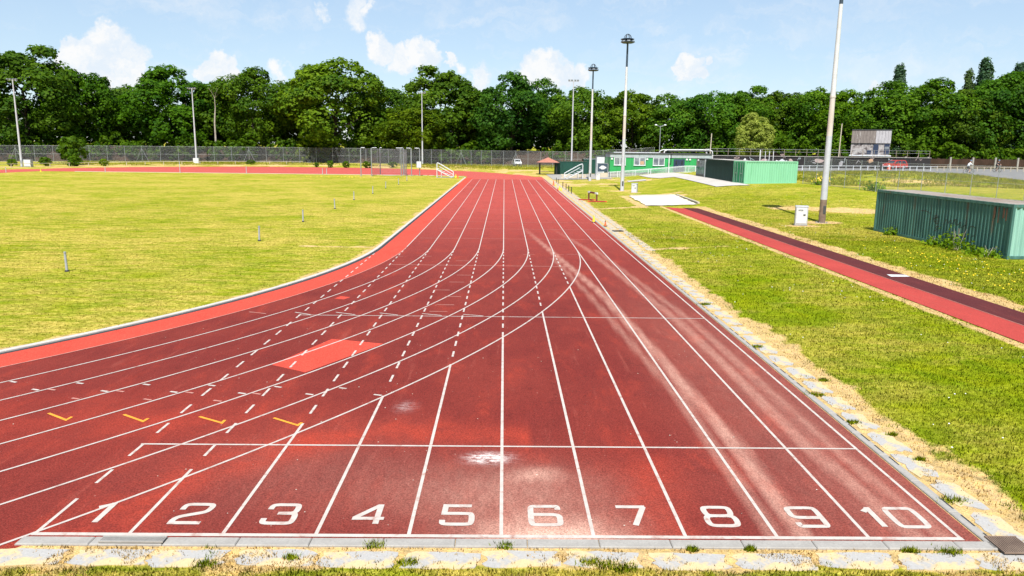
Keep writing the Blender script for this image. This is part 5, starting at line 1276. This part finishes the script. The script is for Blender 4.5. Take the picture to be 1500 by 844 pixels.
# poplars
pv = []
for k in range(2):
    V, F, T = column(300+k, 2.3, 24.6, 170, 55, .40); pv.append((np_mesh('poplar_crown', V, F, M['leaf_poplar'], {'tone': T}), trunk_mesh(40+k, 24, .3, 1.2, 5)))
for i, (x, y, h, w, lab) in enumerate(((94.8, 185, 23.8, 4.4, 'lone tall poplar left of the loose topped tree by the shed'), (115.4, 185, 25.8, 5.0, 'tallest poplar, the right one of a close pair at the right'),
        (112.3, 186, 23.0, 3.2, 'thin lower poplar leaning against the tallest poplar'), (123.8, 185, 24.8, 5.0, 'broad poplar near the right edge of the picture'), (129.5, 187, 22.8, 4.0, 'last poplar cut by the right edge of the picture'))):
    plant_tree('poplar_tree', *pv[i % 2], (x, y, 1), w/3.6, h/24.6, i, (1, 1, 1), lab, group='poplars above the wood')
# pale birch
V, F, T = crown(400, 3.2, 5.3, 5.9, 34, 16, 40, .22, (.24, .36), -.95); T = np.clip(T+.15, 0, 1)
bm_ = np_mesh('birch_crown', V, F, M['leaf_birch'], {'tone': T})
plant_tree('birch_tree', bm_, trunk_mesh(50, 11, .18, 2), (47.7, 146, 1.6), 1.05, .98, 0, (.95, 1, .45), 'pale olive green birch standing behind the pale green container')
# bare snag
mb = MB(); sg_ = random.Random(9)
def limb(p, d, l, r, dep):
    q = p+d*l; mb.cyl(p, q, r, r*.6, 7)
    if dep:
        for _ in range(2 if dep > 1 else 3):
            nd = (d+Vector((sg_.uniform(-.8, .8), sg_.uniform(-.5, .5), sg_.uniform(-.1, .6)))).normalized(); limb(q, nd, l*.62, r*.55, dep-1)
limb(Vector((0, 0, 0)), Vector((0, 0, 1)), 9, .28, 0); limb(Vector((0, 0, 8.8)), Vector((.1, 0, 1)).normalized(), 3.6, .2, 4)
t = thing('dead_tree', 'bare pale dead tree poking out of the wood left of the round topped tree', 'tree', (-70.6, 187, 1)); mb.build('trunk', M['dead_wood'], t, True)
# small trees and shrubs before the fence
SH = []
for k in range(3):
    V, F, T = crown(500+k, 2.0, 2.4, 2.5, 14, 10, 22, .34, (.30, .46), -.95); SH.append(np_mesh('foliage', V, F, M['leaf'], {'tone': np.clip(T+.2, 0, 1)}))
def shrub(x, y, h, w, tint, label, cat='shrub', name='shrub', k=0, group='shrubs along the far fence'):
    t = thing(name, label, cat, (x, y, zf(x, y)), k*1.3, group)
    c = link('foliage', SH[k % 3], t); c.scale = (w/4.2, w/4.2, h/4.9); c.color = (*tint, 1)
    st = MB()
    for q in range(4): a = q*1.6+k; st.cyl((0, 0, -.05), (math.cos(a)*w*.18, math.sin(a)*w*.18, h*.55), .05, .025, 6)
    st.build('stem', M['bark'], t)
shrub(-90.5, 160, 6.2, 5.2, (.95, 1.0, .8), 'young bright green sapling standing before the left fence', 'tree', 'sapling_tree', 0)
for i, (x, y, h, w, tint, lab) in enumerate(((-91.5, 152, 1.9, 2.2, (1.1, 1.1, .8), 'low bush at the foot of the bright green sapling'), (-86.3, 153, 2.1, 2.6, (1, 1.1, .8), 'low bush right of the bright green sapling'),
    (-81.5, 155, 1.5, 1.6, (1.5, 1.4, .8), 'small pale bush left of the braced fence post'), (-96.5, 149.5, 1.5, 1.8, (1.2, 1.2, .8), 'low bush behind the leftmost mast box'),
    (-50.5, 189.5, 5.4, 4.4, (1.7, 1.35, .5), 'yellow olive shrub behind the left end of the tall fence'), (-38.0, 166, 1.6, 1.3, (.9, 1.1, .9), 'upright dark bush on the verge left of the cage, nearest to it'),
    (-41.5, 167.5, 1.1, 1.0, (.9, 1.1, .9), 'tiny dark bush on the verge, leftmost of the row left of the cage'), (-34.6, 166, 1.5, 1.5, (1, 1.1, .8), 'dark bush on the verge seen beside the leftmost cage post'),
    (-30.0, 166, 1.5, 1.9, (1, 1.1, .8), 'dark bush on the verge behind the left cage posts'), (-24.5, 167, 1.2, 1.9, (1, 1.1, .8), 'low bush on the verge seen through the cage net'), (-57.5, 172.5, 1.0, 2.0, (1, 1.1, .8), 'low bush by the rail fence right of the white mast box'))):
    shrub(x, y, h, w, tint, lab, k=i)
# woodland mass behind and undergrowth under the front trees
def mass(name, spec, n_lobe, n_puff, n_leaf, leaf, mat, label, tint):
    Vs, Fs, Ts, b = [], [], [], 0
    for i, (x, y, z, h, w) in enumerate(spec):
        V, F, T = crown(900+i+len(name), w/2, h/2, h/2, n_lobe, n_puff, n_leaf, leaf, (.30, .46), -.9); V = V+np.array([x, y, z])
        Vs.append(V); Fs.append(F+b); Ts.append(T); b += len(V)
    o = link(name, np_mesh(name, np.concatenate(Vs), np.concatenate(Fs), M[mat], {'tone': np.concatenate(Ts)})); o.color = (*tint, 1)
    return tag(o, label, kind='stuff')
mr = random.Random(4)
spec = [(x+mr.uniform(-2, 2), float(np.interp(x, [-160, -20, 60, 140], [214, 222, 212, 186]))+mr.uniform(-4, 4), 1, mr.uniform(12, 15)+(4 if x > 125 or x < -140 else 0), mr.uniform(13, 17)) for x in np.arange(-255, 260, 10)]
mass('woodland', spec, 14, 9, 16, 1.0, 'leaf', 'wood that fills the gaps behind the front row of trees', (.75, .85, .75))
spec = []
for x in np.arange(-130, 130, 3.6):
    if -14 < x < 40 and mr.random() < .7: continue
    y = float(np.interp(x, [-130, -85, -34, -3, 34, 60, 76, 130], [172, 185, 192, 188, 184, 172, 154, 150]))
    spec.append((x+mr.uniform(-1.5, 1.5), y+mr.uniform(-1, 3), .8 if x < 50 else 2.2, mr.uniform(3.2, 6.5), mr.uniform(4, 6.5)))
mass('undergrowth', spec, 9, 8, 12, .5, 'leaf', 'bushes under the trees behind the fences', (.95, 1.0, .75))

# ------------------------------------------------------------------ weeds by the teal container
def weed(x, y, h, w, label, k):
    t = thing('weed_clump', label, 'plant', (x, y, 0), k, 'weeds along the teal container'); r_ = np.random.default_rng(60+k)
    n = 130; P = np.stack([r_.normal(0, w*.3, n), r_.normal(0, w*.22, n), np.abs(r_.normal(0, h*.45, n))+.04], 1)
    V, F, T = leaf_cloud(P, unit(r_.normal(size=(n, 3))*.5+np.array([0, -.2, .8])), np.clip(r_.normal(.5, .25, n), 0, 1), .17, r_)
    c = link('leaves', np_mesh('leaves', V, F, M['leaf_weed'], {'tone': T}), t); c.color = (1, 1, 1, 1)
    st = MB()
    for q in range(9): a = r_.uniform(0, 6.28); st.cyl((r_.normal()*w*.15, r_.normal()*w*.15, 0), (math.cos(a)*w*.3, math.sin(a)*w*.2, h*r_.uniform(.7, 1.5)), .010, .004, 5)
    st.build('stems', M['timber_pale' if k % 2 else 'bark'], t)
for k, (x, y, h, w, lab) in enumerate(((23.55, 45.0, .45, .7, 'small weed at the far end of the teal container'), (23.55, 40.6, .35, .8, 'low weed halfway along the teal container'), (23.60, 39.3, .8, .9, 'tall dry weed under the graffiti on the teal container'),
        (23.62, 38.3, .85, 1.2, 'large green weed clump under the graffiti scrawl'), (23.68, 37.1, .5, 1.2, 'green weed clump between graffiti and near corner of the teal container'), (23.72, 35.9, .38, 1.1, 'low weeds at the near corner of the teal container'))):
    weed(x, y, h, w, lab, k)
for k, (x, y, w, lab) in enumerate(((35.6, 84.5, 1.4, 'grassy weeds with yellow flowers at the right end of the pale green container'), (38.2, 77.5, 1.8, 'dark reedy tuft at the foot of the wire fence'))):
    t = thing('weed_clump', lab, 'plant', (x, y, zf(x, y)), 0, 'weeds by the wire fence'); r_ = np.random.default_rng(80+k); n = 160
    P = np.stack([r_.normal(0, w*.35, n), r_.normal(0, w*.3, n), np.abs(r_.normal(0, .35, n))+.05], 1)
    V, F, T = leaf_cloud(P, unit(r_.normal(size=(n, 3))+np.array([0, -.5, .2])), r_.random(n), .24, r_); link('leaves', np_mesh('leaves', V, F, M['leaf_weed'], {'tone': T}), t)
    if k == 0: MB().add([tuple(P[i]+np.array(o_)) for i in range(40) for o_ in ((-.07, -.05, .3), (.07, -.05, .3), (.07, 0, .42), (-.07, 0, .42))], [(4*i, 4*i+1, 4*i+2, 4*i+3) for i in range(40)]).build('flowers', M['yellow'], t)

# ------------------------------------------------------------------ grass blades and flowers
def scatter(n, x0, x1, y0, y1, p):
    X = rng.uniform(x0, x1, n); u = rng.random(n); Y = (y0**(1-p)+u*(y1**(1-p)-y0**(1-p)))**(1/(1-p)) if p != 1 else y0*(y1/y0)**u
    return X, Y
def on_grass(X, Y):
    rk = np.where(Y < YT, np.hypot(X-XC, Y-YT), X-XC)
    inside = rk < R0-.22
    right = ((X > 6.62) & (Y > 8.9)) | ((Y < 8.76) & (X > -6.3))
    right &= ~((X > 13.95) & (X < 16.68)) & ~((X > 23.5) & (X < 26.2) & (Y > 34.8) & (Y < 47.8)) & ~((X > 12.3) & (X < 18.4) & (Y > 65))
    return inside | right
XS, YS = [], []
for a in ((230000, 6.6, 24, 8.9, 44, 1.8), (60000, 16.6, 34, 20, 84, 1.4), (45000, 6.6, 26, 40, 84, 1.6), (36000, -6.5, 7.4, 7.7, 8.76, .2), (110000, -46, -5.9, 17, 66, 1.7)):
    X, Y = scatter(*a); k = on_grass(X, Y); XS.append(X[k]); YS.append(Y[k])
X = np.concatenate(XS); Y = np.concatenate(YS)
dry = f_dry(X, Y)
slabzone = ((Y < 8.74) & (Y > 8.28)) | ((X > 6.5) & (X < 7.1))
clump = fbm(X*2.6, Y*2.6, 31)
keep = rng.random(len(X)) < np.where(slabzone, .05+.8*(clump > .60), np.where(dry > .6, .45+.55*(clump > .56), 1.0))
X, Y, dry, slabzone, clump = X[keep], Y[keep], dry[keep], slabzone[keep], clump[keep]
greenclump = (dry > .4) & (vnoise(X*1.9, Y*1.9, 77) > .80)
TUFT = [(-1.62, 8.80, .09), (-1.15, 8.40, .10), (.06, 8.80, .08), (1.10, 8.42, .12), (1.32, 8.36, .12), (1.5, 8.30, .12), (5.25, 8.74, .07), (5.75, 8.72, .12), (3.2, 8.76, .05), (-3.6, 8.35, .10), (-2.6, 8.50, .06), (2.45, 8.74, .05),
  (6.64, 10.15, .15), (6.60, 13.3, .09), (7.05, 12.7, .06), (6.58, 14.9, .13), (7.15, 15.9, .07), (6.6, 18.7, .10), (6.95, 11.6, .05), (6.62, 24.0, .16)]
for (cx, cy, r) in TUFT:
    m = 190; X = np.append(X, rng.normal(cx, r*.7, m)); Y = np.append(Y, rng.normal(cy, r*.4, m)); dry = np.append(dry, np.full(m, .0)); greenclump = np.append(greenclump, np.full(m, True))
n = len(X); dist = np.hypot(X, Y)
h = rng.uniform(.025, .06, n)*(1+.25*sstep(10, 40, dist)); h = np.where(dry > .6, h*.75, h); h = np.where(greenclump, h*1.5, h); h = np.where(X < -5.9, h*.6, h)
w = rng.uniform(.005, .010, n)*(1+.9*sstep(9, 40, dist)); a = rng.uniform(0, 2*math.pi, n); lean = rng.uniform(.1, .8, n); la = rng.uniform(0, 2*math.pi, n)
z = zt(X, Y)
V = np.stack([np.stack([X-np.cos(a)*w, Y-np.sin(a)*w, z-.004], 1), np.stack([X+np.cos(a)*w, Y+np.sin(a)*w, z-.004], 1), np.stack([X+np.cos(la)*lean*h, Y+np.sin(la)*lean*h, z+h], 1)], 1).reshape(-1, 3)
nrm_ = np.repeat(unit(np.stack([np.cos(la)*.35, np.sin(la)*.35, np.ones(n)], 1)), 3, 0)
gme = np_mesh('grass_blades', V, np.arange(3*n).reshape(n, 3), M['blades'], {'dry': np.repeat(np.where(greenclump, 0, dry), 3), 'lush': np.repeat(np.where(greenclump, 1, f_lush(X, Y)), 3), 'tone': np.repeat(rng.random(n), 3)})
gme.polygons.foreach_set('use_smooth', np.ones(n, bool)); gme.normals_split_custom_set_from_vertices(nrm_.tolist())
tag(link('grass_blades', gme), 'short grass and dry straw growing beside the track', kind='stuff')
def rough(n, x0, x1, y0, y1, hh, ww, name, label, keepf):
    X = rng.uniform(x0, x1, n); Y = rng.uniform(y0, y1, n); k = keepf(X, Y); X, Y = X[k], Y[k]; n = len(X); z = zt(X, Y)
    h = rng.uniform(.4, 1, n)*hh; w = rng.uniform(.5, 1, n)*ww; a = rng.uniform(0, 6.28, n); la = rng.uniform(0, 6.28, n)
    V = np.stack([np.stack([X-np.cos(a)*w, Y-np.sin(a)*w, z-.01], 1), np.stack([X+np.cos(a)*w, Y+np.sin(a)*w, z-.01], 1), np.stack([X+np.cos(la)*h*.6, Y+np.sin(la)*h*.6, z+h], 1)], 1).reshape(-1, 3)
    me = np_mesh(name, V, np.arange(3*n).reshape(n, 3), M['blades'], {'dry': np.repeat(np.clip(rng.normal(.22, .15, n), 0, 1), 3), 'lush': np.repeat(rng.uniform(.2, .9, n), 3), 'tone': np.repeat(rng.random(n)*.6, 3)})
    tag(link(name, me), label, kind='stuff')
rough(52000, 36, 76, 84, 114, .34, .05, 'mound_grass', 'rough unmown grass on the mound behind the wire fence', lambda X, Y: (Y < np.interp(X, [p[0] for p in lo], [p[1] for p in lo])-.3) & (fbm(X*.3, Y*.3, 61) > .36))
rough(26000, -100, 12, 160, 186, .45, .07, 'verge_grass', 'straggly dry grass on the verge behind the far bend', lambda X, Y: (np.hypot(X-XC, Y-YF) > 49) & (fbm(X*.2, Y*.2, 63) > .45))
fx, fy = [], []
for (n_, cx, cy, sx, sy) in ((45, 20.4, 36.2, 1.1, 1.6), (45, 19.8, 29.6, 1.4, 1.6), (60, -25, 118, 3.0, 1.2), (40, 34, 62, 4, 4)):
    fx.append(rng.normal(cx, sx, n_)); fy.append(rng.normal(cy, sy, n_))
fx, fy = np.concatenate(fx), np.concatenate(fy); k = on_grass(fx, fy) & ((fx > 16.8) | (fx < 0)); fx, fy = fx[k], fy[k]
def petals(name, fx, fy, s, mat, label):
    n = len(fx); fz = zt(fx, fy)+.05; s = s*(.7+.6*rng.random(n))*(1+np.hypot(fx, fy)/120)
    q = [np.stack([fx+dx*s, fy+dy*s, fz+dz*s], 1) for dx, dy, dz in ((-1, -.6, -.3), (1, -.6, -.3), (1, .6, .5), (-1, .6, .5))]
    tag(link(name, np_mesh(name, np.stack(q, 1).reshape(-1, 3), np.arange(4*n).reshape(n, 4), M[mat])), label, kind='stuff')
petals('buttercups', fx, fy, .020, 'yellow', 'patches of small yellow flowers in the grass')
dx_ = np.concatenate([rng.uniform(7.6, 13.6, 130), rng.uniform(17, 23, 110), rng.uniform(18, 32, 130)]); dy_ = np.concatenate([rng.uniform(12, 45, 130), rng.uniform(24, 46, 110), rng.uniform(48, 84, 130)])
k = on_grass(dx_, dy_) & (fbm(dx_*.4, dy_*.4, 44) > .5); petals('daisies', dx_[k], dy_[k], .011, 'white', 'scattered white daisies in the grass')
# scattered debris on the track: leaves and grit
lx = rng.uniform(-9, 6, 120); ly = rng.uniform(9.2, 24, 120)
k = (lx > -6) | (np.hypot(lx-XC, ly-YT) < R8); lx, ly = lx[k], ly[k]; n = len(lx); s = rng.uniform(.004, .013, n)
q = [np.stack([lx+c_*s, ly+d_*s, np.full(n, .013)+e_*s], 1) for c_, d_, e_ in ((-1, -.6, 0), (1, -.4, .3), (.8, .7, .1), (-.7, .6, .5))]
tag(link('track_debris', np_mesh('track_debris', np.stack(q, 1).reshape(-1, 3), np.arange(4*n).reshape(n, 4), M['sand'])), 'tiny pale bits of debris on the track', kind='stuff')
